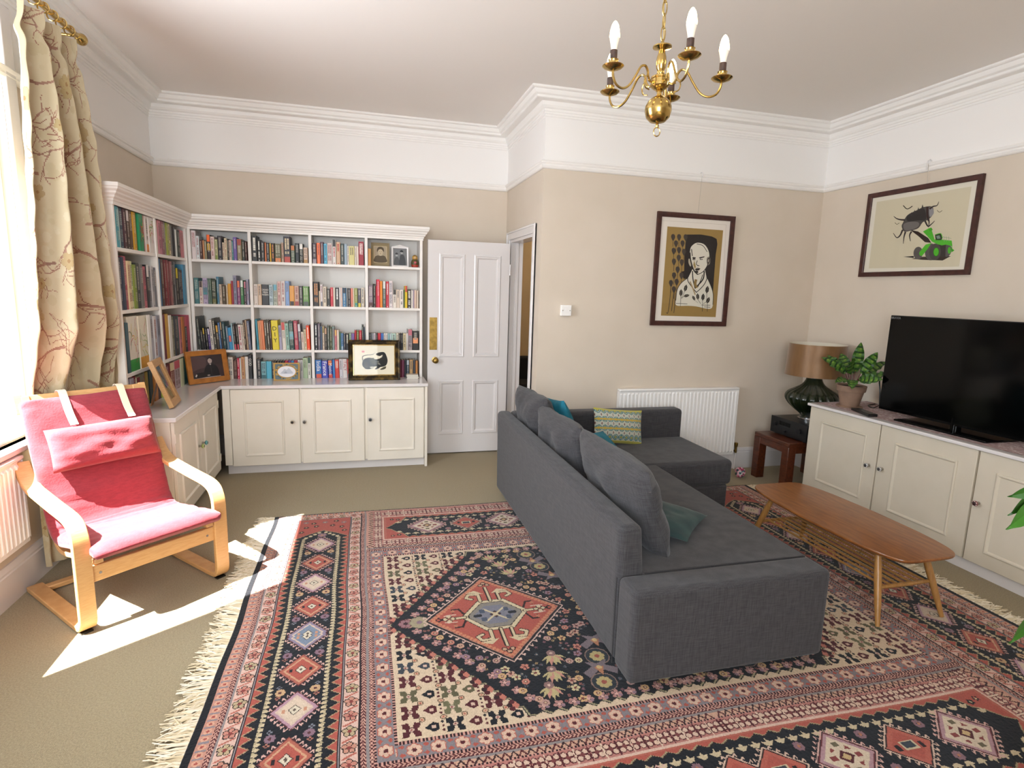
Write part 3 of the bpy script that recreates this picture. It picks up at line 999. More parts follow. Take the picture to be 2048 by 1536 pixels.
def cup_door(parent, axis, pos, a0, a1, z0, z1, panel, knob, knobcol, mtl, sgn, hinge=None):
    """a cupboard door: slab, raised panel moulding, knob; axis 'y' faces -y/+y at y=pos, axis 'x' faces along x"""
    b = MB()
    th = .02
    if axis == 'y': b.box(a0, a1, min(pos, pos - sgn * th), max(pos, pos - sgn * th), z0, z1)
    else: b.box(min(pos, pos - sgn * th), max(pos, pos - sgn * th), a0, a1, z0, z1)
    d = b.build('door', mtl, parent, bevel=.0025)
    pa0, pa1, pz0, pz1 = panel
    m = frame_mould(pa0, pa1, pz0, pz1, pos, 0, [(0, 0), (.001, .006), (.006, .010), (.012, .009), (.017, .004), (.021, .0), (.021, -.001)], axis, sgn)
    m.build('panel_moulding', mtl, d, smooth=True, angle=20)
    ka, kz = knob
    if axis == 'y': M = Matrix.Translation((ka, pos, kz)) @ Matrix.Rotation(PI / 2 if sgn < 0 else -PI / 2, 4, 'X')
    else: M = Matrix.Translation((pos, ka, kz)) @ Matrix.Rotation(PI / 2 if sgn > 0 else -PI / 2, 4, 'Y')
    b = MB()
    b.lathe([(0, 0), (.010, 0), (.008, .006), (.006, .014), (.009, .018)], 14, M=M, col='#8a8478')
    for k in range(7):
        r0 = [.009, .014, .0165, .0165, .013, .007, 0][k]
    b.lathe([(.009, .018), (.0145, .021), (.0165, .026)], 14, M=M, col=knobcol[0]); b.lathe([(.0165, .026), (.0155, .031), (.012, .034)], 14, M=M, col=knobcol[1]); b.lathe([(.012, .034), (.007, .037), (0, .0375)], 14, M=M, col=knobcol[2])
    for k in range(6):
        a = k * PI / 3
        c = M @ Vector((.0125 * math.cos(a), .0125 * math.sin(a), .0325))
        b.sphere(c, .0032, 6, 4, col=knobcol[3])
    label_part(b.build('knob', MT['vcbook'], d, smooth=True, fixn=True), knobcol[4])
    if hinge is not None:
        b = MB()
        for z in (z0 + .1, z1 - .1):
            if axis == 'y': b.box(hinge - .004, hinge + .004, pos + sgn * .004, pos, z - .03, z + .03)
            else: b.box(pos, pos + sgn * .005, hinge - .012, hinge + .012, z - .03, z + .03)
        b.build('hinge', mtl, d)
    return d

KB = ('#57503f', '#b9ad93', '#2b2620', '#efe6d4', 'round brown and white patterned knob')
KG = ('#77736c', '#a8a49c', '#4d4a45', '#dcd8d0', 'round grey floral knob')
KD = ('#4d4f52', '#8a8d90', '#2d2f31', '#c9ccd0', 'round dark grey floral knob')
KL = ('#7d8a4a', '#a8b56a', '#5a6a30', '#dfe4b8', 'lime green patterned knob')
KT = ('#3a7f86', '#5fa3a6', '#2a5a60', '#bfe0dc', 'turquoise patterned knob')
t = thing('base_cabinet', 'white three-door fitted cupboard under the far bookshelves', 'cupboard', (0, 0, 0))
b = MB(); b.box(-1.085, .525, 4.895, 5.50, .085, WT - .029); b.build('carcass', MT['cream'], t, bevel=.002)
b = MB(); b.box(.525, .547, 4.872, 5.50, 0, WT - .029); b.build('end_panel', MT['cream'], t, bevel=.002)
b = MB(); b.box(-1.075, .524, 4.93, 4.95, 0, .085); b.build('plinth', MT['gloss'], t)
b = MB(); b.box(-1.083, -1.028, 4.876, 4.8951, .088, WT - .03); b.build('corner_stile', MT['cream'], t, bevel=.002)
cup_door(t, 'y', 4.877, -1.025, -.505, .078, .712, (-.93, -.625, .158, .62), (-.562, .44), KB, MT['cream'], -1)
cup_door(t, 'y', 4.877, -.49, .012, .078, .712, (-.398, -.092, .158, .62), (-.468, .438), KG, MT['cream'], -1)
cup_door(t, 'y', 4.877, .036, .517, .078, .712, (.13, .436, .158, .622), (.06, .442), KD, MT['cream'], -1)
t = thing('base_cabinet', 'white two-door fitted cupboard behind the red armchair', 'cupboard', (0, 0, 0))
b = MB(); b.box(-1.63, -1.125, 3.735, 4.868, .085, WT - .029); b.build('carcass', MT['cream'], t, bevel=.002)
b = MB(); b.box(-1.63, -1.16, 3.745, 4.868, 0, .085); b.build('plinth', MT['gloss'], t)
cup_door(t, 'x', -1.104, 3.742, 4.275, .078, .712, (3.83, 4.19, .158, .62), (4.235, .43), KL, MT['cream'], 1, 3.752)
cup_door(t, 'x', -1.104, 4.285, 4.822, .078, .712, (4.375, 4.735, .158, .62), (4.325, .43), KT, MT['cream'], 1, 4.812)

SH = [1.741, 1.378, .997]
UPX = [-1.342, -.89, -.415, .048, .523]
t = thing('bookcase', 'white fitted bookcase of four bays along the far wall', 'bookcase', (0, 0, 0))
b = MB(); b.box(-1.342, .523, 5.488, 5.503, WT, 1.99); b.build('back_panel', MT['shelfwhite'], t)
for x in UPX:
    w0 = .012
    b = MB(); b.box(x - w0, x + w0, 5.215, 5.489, WT, 1.985); b.build('upright', MT['shelfwhite'], t, bevel=.0015)
for i in range(4):
    for z in SH:
        b = MB(); b.box(UPX[i] + .012, UPX[i + 1] - .012, 5.222, 5.488, z - .022, z); b.build('shelf', MT['shelfwhite'], t, bevel=.0015)
b = MB(); b.box(-1.342, .535, 5.215, 5.503, 1.985, 2.0); b.build('top_board', MT['shelfwhite'], t)
cp = [(-.0, 1.975), (.006, 1.975), (.006, 1.992), (.012, 1.997), (.012, 2.006), (.022, 2.014), (.024, 2.024), (.036, 2.034), (.038, 2.044), (.05, 2.056), (.052, 2.066), (.056, 2.07), (.056, 2.09), (0, 2.092)]
sweep([(-1.348, 5.215), (.535, 5.215), (.535, 5.505)], cp).build('cornice', MT['shelfwhite'], t, smooth=True, angle=25)
t = thing('bookcase', 'white fitted bookcase on the left wall between curtain and corner', 'bookcase', (0, 0, 0))
UPY = [3.80, 4.482, 5.19]
b = MB(); b.box(-1.655, -1.64, 3.79, 5.215, WT, 1.99); b.build('back_panel', MT['shelfwhite'], t)
for y in UPY:
    b = MB(); b.box(-1.64, -1.352, y - .012, y + .012, WT, 1.985); b.build('upright', MT['shelfwhite'], t, bevel=.0015)
for i in range(2):
    for z in SH:
        b = MB(); b.box(-1.639, -1.358, UPY[i] + .012, UPY[i + 1] - .012, z - .022, z); b.build('shelf', MT['shelfwhite'], t, bevel=.0015)
b = MB(); b.box(-1.655, -1.352, 3.788, 5.213, 1.985, 2.0); b.build('top_board', MT['shelfwhite'], t)
sweep([(-1.655, 3.788), (-1.352, 3.788), (-1.352, 5.213)], cp).build("cornice", MT["shelfwhite"], t, smooth=True, angle=25)

# ------------------------------------------------------------------ books
import colorsys
def colname(hx):
    r, g, bl = [int(hx[i:i + 2], 16) / 255 for i in (0, 2, 4)]
    h, s, v = colorsys.rgb_to_hsv(r, g, bl)
    h *= 360
    if v < .27: return 'black'
    if s < .12: return 'white' if v > .8 else ('pale grey' if v > .62 else ('grey' if v > .4 else 'dark grey'))
    if s < .30 and v > .72 and 8 < h < 70: return 'cream'
    dk = 'dark ' if v < .42 else ('pale ' if s < .35 and v > .6 else '')
    if h < 14 or h >= 345: n = 'red' if s > .55 and v > .45 else ('maroon' if v < .5 else 'pink')
    elif h < 38: n = 'orange' if s > .55 and v > .7 else ('brown' if v < .62 else 'tan')
    elif h < 66: n = 'yellow' if v > .72 and s > .5 else 'olive'
    elif h < 160: n = 'green'
    elif h < 197: n = 'teal'
    elif h < 250: n = 'blue'
    elif h < 300: n = 'purple'
    else: n = 'pink' if v > .6 else 'plum'
    if n == 'maroon' and dk == 'dark ': dk = ''
    return dk + n
ORD = ['first', 'second', 'third', 'fourth', 'fifth', 'sixth', 'seventh', 'eighth', 'ninth', 'tenth', 'eleventh', 'twelfth', 'thirteenth', 'fourteenth', 'fifteenth', 'sixteenth',
       'seventeenth', 'eighteenth', 'nineteenth', 'twentieth', 'twenty-first', 'twenty-second', 'twenty-third', 'twenty-fourth', 'twenty-fifth']
ROWN = ['top shelf', 'second shelf', 'third shelf', 'worktop level']
BAYN = ['corner bay, far bookcase', 'second bay, far bookcase', 'third bay, far bookcase', 'bay beside the door', 'bay beside the curtain', 'corner bay, left bookcase']
TXT = mat('title_ink_white', '#efeae0', .6)
TXK = mat('title_ink_black', '#2a2620', .6)
TXR = mat('title_ink_red', '#b5353c', .6)
br = random.Random(21)
def shade(hx, k):
    return '#%02x%02x%02x' % tuple(max(0, min(255, int(int(hx[i:i + 2], 16) * k))) for i in (0, 2, 4))
def book_mesh(t_, h, d, hx, opts):
    b = MB()
    c = '#' + hx
    bt = min(.0025, t_ * .14)
    rnd = min(.004, t_ * .2)
    # cover: boards and rounded spine as one shell outline extruded in z
    prof = [(0, d), (0, rnd), (rnd, 0), (t_ - rnd, 0), (t_, rnd), (t_, d), (t_ - bt, d), (t_ - bt, rnd + bt), (bt, rnd + bt), (bt, d)]
    b.prism(prof, 0, h, 'z', col=c)
    b.box(bt, t_ - bt, rnd + bt, d - .003, .003, h - .003, col='#ddd3c0')
    y = -.0004
    def q(x0, x1, z0, z1, col):
        b.add([(x0, y, z0), (x1, y, z0), (x1, y, z1), (x0, y, z1)], [(0, 1, 2, 3)], col=col)
    x0, x1 = rnd, t_ - rnd
    lum = sum(int(hx[i:i + 2], 16) for i in (0, 2, 4)) / 3
    ink = '#e6ddcb' if lum < 135 else br.choice(['#4a3d38', '#6d5a52', '#8a3a36', '#3a3f48'])
    ink = '#%02x%02x%02x' % tuple(int(.6 * int(ink[1 + i:3 + i], 16) + .4 * int(hx[i:i + 2], 16)) for i in (0, 2, 4))
    lo, hi = .08 * h, .92 * h
    for o in opts:
        if o[0] == 'B': q(x0, x1, .001, h * .22, '#' + o[1:]); lo = .25 * h
        if o[0] == 'U': q(x0, x1, h * .72, h - .001, '#' + o[1:]); hi = .68 * h
        if o[0] == 'M': q(x0, x1, h * .36, h * .64, '#' + o[1:])
        if o[0] == 'K': ink = '#' + o[1:]
    if 'N' not in opts and t_ > .010:
        y = -.0008
        w = (x1 - x0)
        nl = 2 if w > .022 and br.random() < .6 else 1
        z = hi
        mid = br.uniform(.35, .6)
        for seg, (za, zb) in enumerate(((lo + (hi - lo) * mid, hi), (lo + .1 * (hi - lo), lo + (hi - lo) * (mid - .1)))):
            if seg == 1 and br.random() < .35: continue
            for k in range(nl):
                xa = x0 + w * (.24 if nl == 1 else .14 + .42 * k)
                xb = xa + w * (.5 if nl == 1 else .28)
                z = zb
                while z > za + .004:
                    ln = br.uniform(.004, .011)
                    q(xa, xb, max(za, z - ln), z, ink if seg == 0 else shade(ink[1:], .92))
                    z -= ln + br.uniform(.0012, .004)
        if br.random() < .5: q(x0 + w * .3, x1 - w * .3, .006, .012, ink)
    return b
NB = [0]
def map_spine(o, w, h, seed):
    """coloured street-map lines on the wide white folder spines"""
    rr = random.Random(seed)
    b = MB()
    for k in range(16):
        c = rr.choice(['#c8485a', '#8aa84a', '#e0a03c', '#d9c83c', '#5a8a5c', '#c8485a', '#3a5a4a'])
        p = Vector((rr.uniform(.1, .9) * w, -.0012 - .0001 * k, rr.uniform(.25, .9) * h))
        a = rr.uniform(0, 6.28)
        for j in range(4):
            q = p + Vector((math.cos(a) * .016, 0, math.sin(a) * .022))
            if not (.004 < q.x < w - .004 and .05 < q.z < h - .01): break
            nn = Vector((-math.sin(a), 0, math.cos(a))) * .0016
            b.add([p - nn, q - nn, q + nn, p + nn], [(0, 1, 2, 3)], col=c)
            p, a = q, a + rr.uniform(-.7, .7)
    b.build('cover_print', MT['vc'], o, fixn=False)
def place_row(bay, row, spec, s0, s1, z, unit, hunit, wall, lean=0.0, setback=.006, maxh=.24):
    items = [x.split('/') for x in spec.split()]
    tot = sum(float(i[0]) for i in items)
    avail = s1 - s0
    lf = max(float(i[1]) for i in items[:1]) * hunit * math.sin(lean)
    k = min(unit * 1.35, (avail - lf - .004) / (tot * 1.012))
    if len(items) == 1: k = unit
    s = s0 + lf + .002
    raw = items
    items = [i for i in raw if i[2] != 'gap']
    n = -1
    for it in raw:
        tt = float(it[0]) * k
        if it[2] == 'gap':
            s += tt
            continue
        n += 1
        h = min(float(it[1]) * hunit, maxh - .006)
        hx = it[2]
        opts = it[3:]
        d = min(.235, max(.11, h * .72 + br.uniform(-.012, .012)))
        sb = setback + br.uniform(0, .014)
        bm_ = book_mesh(tt * .965, h, d, hx, [o for o in opts if not o.startswith('"')])
        size = 'tall ' if h > .255 else ('thick ' if tt > .042 else ('slim ' if tt < .014 else ''))
        lab = '%s %sbook, %s from left, %s, %s' % (colname(hx), size, ORD[n] if n < len(items) - 1 else 'last', ROWN[row], BAYN[bay])
        if n == len(items) - 1: lab = '%s %sbook, rightmost on the %s, %s' % (colname(hx), size, ROWN[row], BAYN[bay])
        for o in opts:
            if o.startswith('"'): lab = '%s %sbook titled %s, %s, %s' % (colname(hx), size, o[1:].split('|')[0].replace('D_I_Y', 'DIY').replace('_', ' '), ROWN[row], BAYN[bay])
        if wall == 'far': M = Matrix.Translation((s, 5.215 + sb, z)) @ Matrix.Rotation(-lean, 4, 'Y')
        else: M = Matrix.Translation((-1.352 - sb, s, z)) @ Matrix.Rotation(PI / 2, 4, 'Z') @ Matrix.Rotation(-lean, 4, 'Y')
        o = bm_.build('book', MT['vcbook'], fixn=True)
        o.matrix_world = M
        tag(o, lab.replace('  ', ' '), 'book', 'books on the fitted shelves')
        if tt > .07 and bay == 4: map_spine(o, tt * .965, h, n)
        for op in opts:
            if op.startswith('"'):
                txt, mode, frac, cc = op[1:].split('|')
                ink = {'w': TXT, 'k': TXK, 'r': TXR}[cc]
                w = tt * .965
                if mode == 'v':      # reads downwards
                    Mt = Matrix.Translation((w / 2, -.001, h * float(frac))) @ Matrix.Rotation(PI / 2, 4, 'X') @ Matrix.Rotation(-PI / 2, 4, 'Z')
                    text_obj('title', txt.replace('_', ' '), w * .95, Mt, ink, o)
                else:
                    body = txt.replace('_', '\n')
                    Mt = Matrix.Translation((w / 2, -.001, h * float(frac))) @ Matrix.Rotation(PI / 2, 4, 'X')
                    text_obj('title', body, w * (.36 if mode == 'h' else .95), Mt, ink, o)
        s += tt / math.cos(lean)
        NB[0] += 1
U1_ = .00047
far = [(UPX[i] + .013, UPX[i + 1] - .013) for i in range(4)]
lft = [(UPY[i] + .013, UPY[i + 1] - .013) for i in range(2)]
ROWZ = [1.741, 1.378, .997, WT]
ROWH = [.242, .34, .358, .226]
SPEC = {
 (0, 0): '75/480/d8cdcb 55/390/d5dcdc 52/330/4a2a24 26/320/c58d62/N 36/310/8e8a70 66/420/3a2c28/Uf2681a/Me3b31c 66/390/d9c3bb 48/345/b9b98a/B7d8f3f 76/410/2c2529 34/300/cfc0a8 46/375/d5c8a9 28/365/3a3733 44/345/cdb5a8 30/335/4f8a88 60/400/6f5a9e 80/370/8d8064/Ua04038 52/350/33352b 40/335/4b2c27',
 (1, 0): '88/440/2e2d2b/Kf2eee0 54/375/2f2e2d/Kf2eee0 60/345/33302e 26/330/d77a4c/N 52/330/2b2a2a 24/320/d9a933/N 56/325/3a2f27/Ke08a3c 104/320/5d5b3c/Bd9824a 42/345/b79c86 112/455/2f2b35/Bb5483a/Kd8c7a0 70/300/4e5c4a/Uc0703a 68/345/2b2d30 66/340/33332f/Ue8e4dc 72/275/d0b59f/Bb58a4a',
 (2, 0): '72/365/3d2f38/B9a8f98 60/370/f07a4b 50/390/5a4450 54/360/5fb4d2 84/375/cbbdb8 60/440/d9d3cd/U2f2d2c/Kb5454a 70/400/cfa987/Kb54538 60/375/3d4848 48/375/9fb0bd/N 28/340/e2dad2 90/340/d4cb8a 30/340/dcd2c2 38/340/dfd0c4/N 84/430/9c2335/Kf2e4dc',
 (3, 0): '56/310/c08a4a/N',
 (0, 1): '90/450/3f6f72 70/395/d3c5b8/U4a3a34 95/450/b7a6c0/M4f8f94 36/445/5f7367 38/445/556b5c 90/425/3a4230/B6d6a3c 52/480/4b7c94 52/350/d0bba6 76/335/4d3d26 32/335/d3c1a8 64/365/cf9622/N 48/415/a33040/N 66/510/8d8a9e 64/420/8a4a78/Ue5784a 66/430/3f7a4a/Ue8ece4 54/410/4d3644/Uc27a86 52/450/9c9cb0',
 (1, 1): '68/370/d9cdc3 58/370/d9bda2 118/368/3a3a3c/N/"DEAD_MEN_RISEN|h|.62|w 66/362/b5c6cc 66/372/b9bfae/U6fa9bd 58/430/d6b6ae 72/440/d8cec8 66/440/86a3cf 80/360/e0a04e/N/B3c3430 78/360/c9a694/Ba04a48 62/360/4b4648 100/355/6f9a57/B56605a',
 (2, 1): '92/445/332d2b/Kd08a4a 20/280/d8c8b0/N 44/400/d9d0d0/B4b5564 60/360/d6c9b5 60/325/3c3b38 46/350/cf4350 34/350/d9d0c0/N 64/350/3e3e40/Kf0eee8 26/350/dcd8d8/N 30/350/d8c0b4/N 60/350/4a7fa8/U2c3640 24/345/8a8e90/N 50/345/38353a 36/345/e08a7a/N 26/345/dccbb4/N 54/350/9aa05a/B3a8f8c 58/345/5a5660/Bd2bc3c 54/360/d8ccba',
 (3, 1): '70/410/8d7a85/B5a3a36 40/440/2f2c24 14/400/c43a44/N 48/525/d8344f 42/495/e88a2a/N 50/495/5b6c66/Udfe2dc 46/490/c23342/Kf0dcd8 60/505/dfd2d2 56/345/e2dad0/U3a3532 50/345/d5c2b0 58/345/e4dcd2 24/345/5a6a40/N 38/420/e6c42a/Uc8324a/N 56/355/3a342c/Kf0ece0 34/340/dcd4cc/N 16/345/a898b0/N 34/345/d6bba8/N 34/340/d9c8b6/N',
 (0, 2): '50/600/383a37/K9aa08c 46/355/2d2b29 36/395/2a2a2c/Ud9b53a 50/395/2c2926 40/385/4a2f7a/Uddd6dc 60/545/d8cfc4 54/570/4a463f/Ke0d8c0 54/445/4c4234/Ud2a03c 36/495/4d6f9c 34/505/3a302a/Uc9a57c 62/510/1f4248 44/430/6d7f92 66/405/3a8fc0/Md0604a/N 28/480/a7c8cf/N 50/465/322a2a/Bc94a5a 48/465/2f2827/Bc94a5a 70/460/dccfc8/Kb04a5a 38/460/ddd3c2 36/545/4a332c/Kd8c8a8 36/550/b99a7c 52/535/6d7388',
 (1, 2): '38/565/3f8fa3/N 34/535/cf9a70/N 34/540/e39a70/N 46/540/e5885c/N 46/545/4f4c42/Ke0d8c8 46/545/5a5548/Ke0d8c8 42/530/3c2220 128/548/e3cf2f/N/"D_I_Y|s|.52|k 54/460/a8a3ba 74/515/ddd4c6/Uc8504a 64/495/9bc2b3 92/540/21423e/M7fb4c0 74/545/b4485a 60/485/5f606c/Ud8d4d8 52/340/d9cbbd 48/390/d5c6a5 62/460/ee4d1c/Kf4e0d0',
 (2, 2): '58/505/26262a/Kf0f0ec 44/505/6d6470 34/450/44546c/N 38/450/d5c3ac/U8a7a3a 44/420/332d2a/Uc9a080 42/465/5b6158 44/440/4b5034 42/450/7d8f8c 42/385/c57c84/Ud8b05c 36/385/ddd0c0/N 30/340/3d6450/N 44/320/5f86b0/Ba8b8c4 38/310/3c3a44 60/320/2b2b2f/Kd8d4c0 40/320/a8c4a0 58/320/7d63a0/N 34/380/b5202c/N 46/380/6b7038 48/380/c41f2f 34/485/2c3a38 20/440/2f3a52/N',
 (3, 2): '36/330/2f2f32 34/330/8a8a8c/N 40/330/c8c2c8 30/330/3a3634/Bd0a080 50/330/c8202f/N 42/330/3f6fb5/N 36/330/d8d4cc 36/330/dcd8d4 30/330/8fb0b4/N 30/330/c8d4d4/N 70/330/b5cfc2 46/330/dcd2bc 36/330/3a3230 34/330/26242a 50/330/d8c8a0 30/330/e0dcd8/N 74/410/9c8e90/Uc06a78 100/380/2f2c2b/Me89a6a',
 (0, 3): '100/0/gap 110/470/a3282c/N 180/0/gap 50/360/c43238/N 46/360/d9c8b4/N 90/405/d8cbbd 68/350/53302a/K9a7a6a 38/385/c9284a/Kf0d8d8 30/385/d8d8d4/N 62/410/c79a6d 62/415/e4dcd4/N 68/450/2e2d2f/N/"GOD|v|.7|w',
 (1, 3): '60/370/363538 74/325/7fb2b8/B3f6a70 78/325/58b5cf/N 32/330/4a3f3a 38/330/2e2c2c 40/330/33302f 40/330/2a2a2c 40/330/2f3030 50/340/c02c44/N 44/340/6a3f8a/N 42/340/3f8fc0/N 50/345/b8303c/N 38/350/dcd8d4 42/350/d0ccc8 66/390/b4c9a4 50/400/d8d8cc/U1f4a38',
 (2, 3): '90/350/2f6fb5/N/Bd0583c/"India|v|.66|w 88/335/4a4fb0/N/"France|v|.55|w 68/340/2c3f94/N/Ud8783c/Bc84a40/"Mexico|v|.5|w 34/350/3a7fc0/N 60/355/d04338/Kf0d8c8 52/365/d0ccd0 66/365/e0d8d2/N/"ITALY|v|.65|r 48/360/c8483c/B3f9aa4 54/330/3fa0a0/N 160/0/gap',
 (3, 3): '364/0/gap 30/345/b5653c/N 34/345/cdb89a/N 32/340/6a2030/N 40/345/722a4a/N 30/340/2c2a30/N 46/345/33465a/Uc0c8d0 50/350/c09a6a 40/345/3a3a40/N 32/330/b5783c/N',
 (4, 0): '22/480/8ab83c/N 40/440/4f9aa8 36/420/c8d8d0/N 44/450/2f4a5c 40/450/4a2c34 40/430/3a2a26/Ud8d0d0 44/440/57402f 44/410/c9982a 30/380/7d7a3a/N 76/440/1f8a5a/N 40/400/c45a62 46/395/d8d0c8/Be08a3c 86/430/e2dcd8/N',
 (5, 0): '52/420/d9d0c4 40/400/c88a94 40/395/8d5a64 36/390/8a8880 36/400/9aa048 44/400/d8c8a8 34/380/7a7a78/N 30/350/2c2a2c/N 26/330/d8d8d4/N 30/330/2f3a34 30/330/332c2f 64/340/c87880',
 (4, 1): '44/490/3f3c44 34/500/2f3a4c/N 44/510/a84a58 44/470/d9c8a0 44/470/c8cc9c 36/440/7a8a3a 46/460/3a3c3a 40/450/6d6a66 44/430/c06a74 40/450/2c2a2c/Ud8d4d0 46/420/8c8c90 40/440/b8b4b4 40/430/6a6c74',
 (5, 1): '50/560/2f5f86/N 36/540/4a3a34 36/540/6a4a3c 36/530/6a2a30 36/530/7a3036 36/530/5a2a2c 36/520/8a5a58 40/520/3a3838 40/520/8d8d90 44/450/2e2c28/Ue8d32a 40/440/2a2a2c 40/430/262628 40/430/4a2428 64/500/4f8fb0/N',
 (4, 2): '30/520/cf8a5a/N 30/490/3c5a64/N 100/545/ddd6c8/N/B3f9a4a 96/540/e0d8c4/N/Be0a03c 34/540/e6e2dc/N 36/530/a8a8b0 34/520/c8c4c4 40/520/8d8d98',
 (5, 2): '44/520/3a6a74 36/520/6a2c3a/N 44/520/c89a3c/N 44/500/e0dcd4/N 44/480/7a7a60 44/480/3a3a3e 40/480/4f6a6c/N 40/460/c8848c 44/460/b5703c/N 50/460/2c2a30/Uc85a6a 50/470/b8405c/N',
 (4, 3): '34/380/b8b0b8 34/370/9a94a0/N 40/370/8a2c3c 40/330/c8c4a8/U8a2c3c 60/400/8d9078/N 34/390/b8982c/N 44/380/1f3a3c/N 44/380/b5702c/N 40/380/3a2c34/N 40/400/a8b83c/N',
 (5, 3): '60/420/6a2830 60/410/7a3a34/Ud8c8a0 80/430/b8a8b0/Uc05a68 50/400/c8ccac/N 36/400/a8c8a8/N 50/390/2f6a64/N 36/380/3f5a54/N',
}
SPEC[(3, 3)] = ' '.join(SPEC[(3, 3)].split())
LEAN = {(0, 2): .05, (1, 2): .035, (2, 3): .03, (0, 3): .0}
for (bay, row), sp in SPEC.items():
    ln = LEAN.get((bay, row), 0.0)
    if bay < 4:
        s0, s1 = far[bay]
        place_row(bay, row, sp, s0, s1, ROWZ[row], U1_ if row < 2 else .00046, U1_ if row < 2 else .00046, 'far', ln, maxh=ROWH[row] - .004)
    else:
        s0, s1 = lft[bay - 4]
        place_row(bay, row, sp, s0, s1, ROWZ[row], .0013, .00062, 'left', ln, maxh=ROWH[row] - .004)

# ------------------------------------------------------------------ pictures
def homog(src):
    """3x3 map from image-like corner coordinates (TL,TR,BR,BL) to the unit square (0,1),(1,1),(1,0),(0,0)"""
    dst = [(0, 1), (1, 1), (1, 0), (0, 0)]
    A, bv = [], []
    for (x, y), (u, v) in zip(src, dst):
        A.append([x, y, 1, 0, 0, 0, -u * x, -u * y]); bv.append(u)
        A.append([0, 0, 0, x, y, 1, -v * x, -v * y]); bv.append(v)
    hh = np.linalg.solve(np.array(A, float), np.array(bv, float))
    Hm = np.append(hh, 1).reshape(3, 3)
    def f(x, y):
        q = Hm @ np.array([x, y, 1.0])
        return q[0] / q[2], q[1] / q[2]
    return f

class Art:
    """flat print: coloured shapes in thin layers on the plane y = y0 (facing -y)"""
    def __init__(s, f, w, h, y0):
        s.f, s.w, s.h, s.y, s.b, s.k = f, w, h, y0, MB(), 0
    def P(s, x, y):
        u, v = s.f(x, y)
        return (-s.w / 2 + u * s.w, s.y - .00004 * s.k, v * s.h)
    def poly(s, pts, col):
        s.k += 1
        s.b.add([s.P(*p) for p in pts], [tuple(range(len(pts)))], col=col)
    def sp(s, pts, col, n=5):
        s.poly([(p.x, p.y) for p in smoothpath([(x, y, 0) for x, y in pts], n, True)], col)
    def ell(s, x, y, rx, ry, col, a=0, n=18):
        ca, sa = math.cos(a), math.sin(a)
        s.poly([(x + rx * math.cos(t) * ca - ry * math.sin(t) * sa, y + rx * math.cos(t) * sa + ry * math.sin(t) * ca) for t in [2 * PI * i / n for i in range(n)]], col)
    def line(s, pts, w, col, n=5, w2=None):
        P = [Vector((x, y, 0)) for x, y in pts]
        if len(P) > 2: P = smoothpath(P, n)
        s.k += 1
        m = len(P)
        Lf, Rt = [], []
        for i in range(m):
            d = (P[min(i + 1, m - 1)] - P[max(i - 1, 0)]).normalized()
            ww = w + ((w2 - w) * i / (m - 1) if w2 is not None else 0)
            nn = Vector((-d.y, d.x, 0)) * ww / 2
            Lf.append(P[i] + nn); Rt.append(P[i] - nn)
        vs = [s.P(p.x, p.y) for p in Lf] + [s.P(p.x, p.y) for p in Rt]
        s.b.add(vs, [(i, i + 1, m + i + 1, m + i) for i in range(m - 1)], col=col)
    def build(s, parent, name='print'):
        return s.b.build(name, MT['vc'], parent, fixn=False)

def pic_frame(name, label, w, h, fw, depth, fm, loc, rot, cat='picture', prof=None, glass=True, back=True):
    """frame standing on z=0, centred in x, front towards -y"""
    t = thing(name, label, cat, loc, rot=rot)
    prof = prof or [(0, 0), (0, depth), (fw * .15, depth), (fw * .85, depth * .9), (fw, depth * .75), (fw, depth * .25)]
    m = frame_mould(-w / 2, w / 2, 0, h, 0, 0, prof)
    m.build('frame', fm, t, smooth=True, angle=25)
    if back:
        b = MB(); b.box(-w / 2 + .002, w / 2 - .002, -.0005 - depth * .18, 0, .002, h - .002); b.build('backing', mat(name + '_backing', '#6d5a44', .9), t)
    if glass:
        b = MB(); y = -depth * .55; b.add([(-w / 2 + fw, y, fw), (w / 2 - fw, y, fw), (w / 2 - fw, y, h - fw), (-w / 2 + fw, y, h - fw)], [(0, 1, 2, 3)]); b.build('glass', MT['picglass'], t)
    return t

def frame_stand(t, lean, za, fy, hw, m):
    """strut from the back of a leaning frame down to the surface behind it"""
    zf = fy * math.tan(lean) + .004
    b = MB()
    b.add([(-hw, .001, za), (hw, .001, za), (hw, .005, za + .004), (-hw, .005, za + .004), (-hw, fy, zf), (hw, fy, zf), (hw, fy + .004, zf + .002), (-hw, fy + .004, zf + .002)],
          [(0, 1, 2, 3), (4, 7, 6, 5), (0, 4, 5, 1), (1, 5, 6, 2), (2, 6, 7, 3), (3, 7, 4, 0)])
    b.build('stand', m, t)

# ---- large portrait print on the chimney wall
t = pic_frame('framed_print', 'dark framed portrait print of a pale figure on gold paper', .732, .932, .040, .022, MT['mahog'], (2.726, YJ - .004, 1.306), (0, 0, 0))
b = MB(); b.box(-.332, .332, -.008, -.004, .034, .898); b.build('mount', MT['mount'], t)
A = Art(homog([(207, 132), (1092, 182), (970, 1432), (115, 1432)]), .732, .932, -.0085)
INK, PAP = '#2b2624', '#dcd6c6'
A.line([(262, 238), (990, 276)], 3, '#c4b8a8'); A.line([(990, 276), (925, 1350)], 3, '#c4b8a8')
A.poly([(318, 305), (955, 340), (862, 1330), (240, 1322)], '#9c7f49')
A.poly([(540, 395), (700, 392), (826, 412), (880, 440), (888, 500), (868, 620), (845, 900), (828, 1138), (806, 1112), (806, 900), (700, 640), (560, 640), (540, 860), (505, 850), (512, 600)], INK)
A.poly([(470, 820), (560, 800), (560, 900), (500, 900)], INK); A.poly([(545, 630), (838, 610), (826, 1000), (540, 890)], INK)
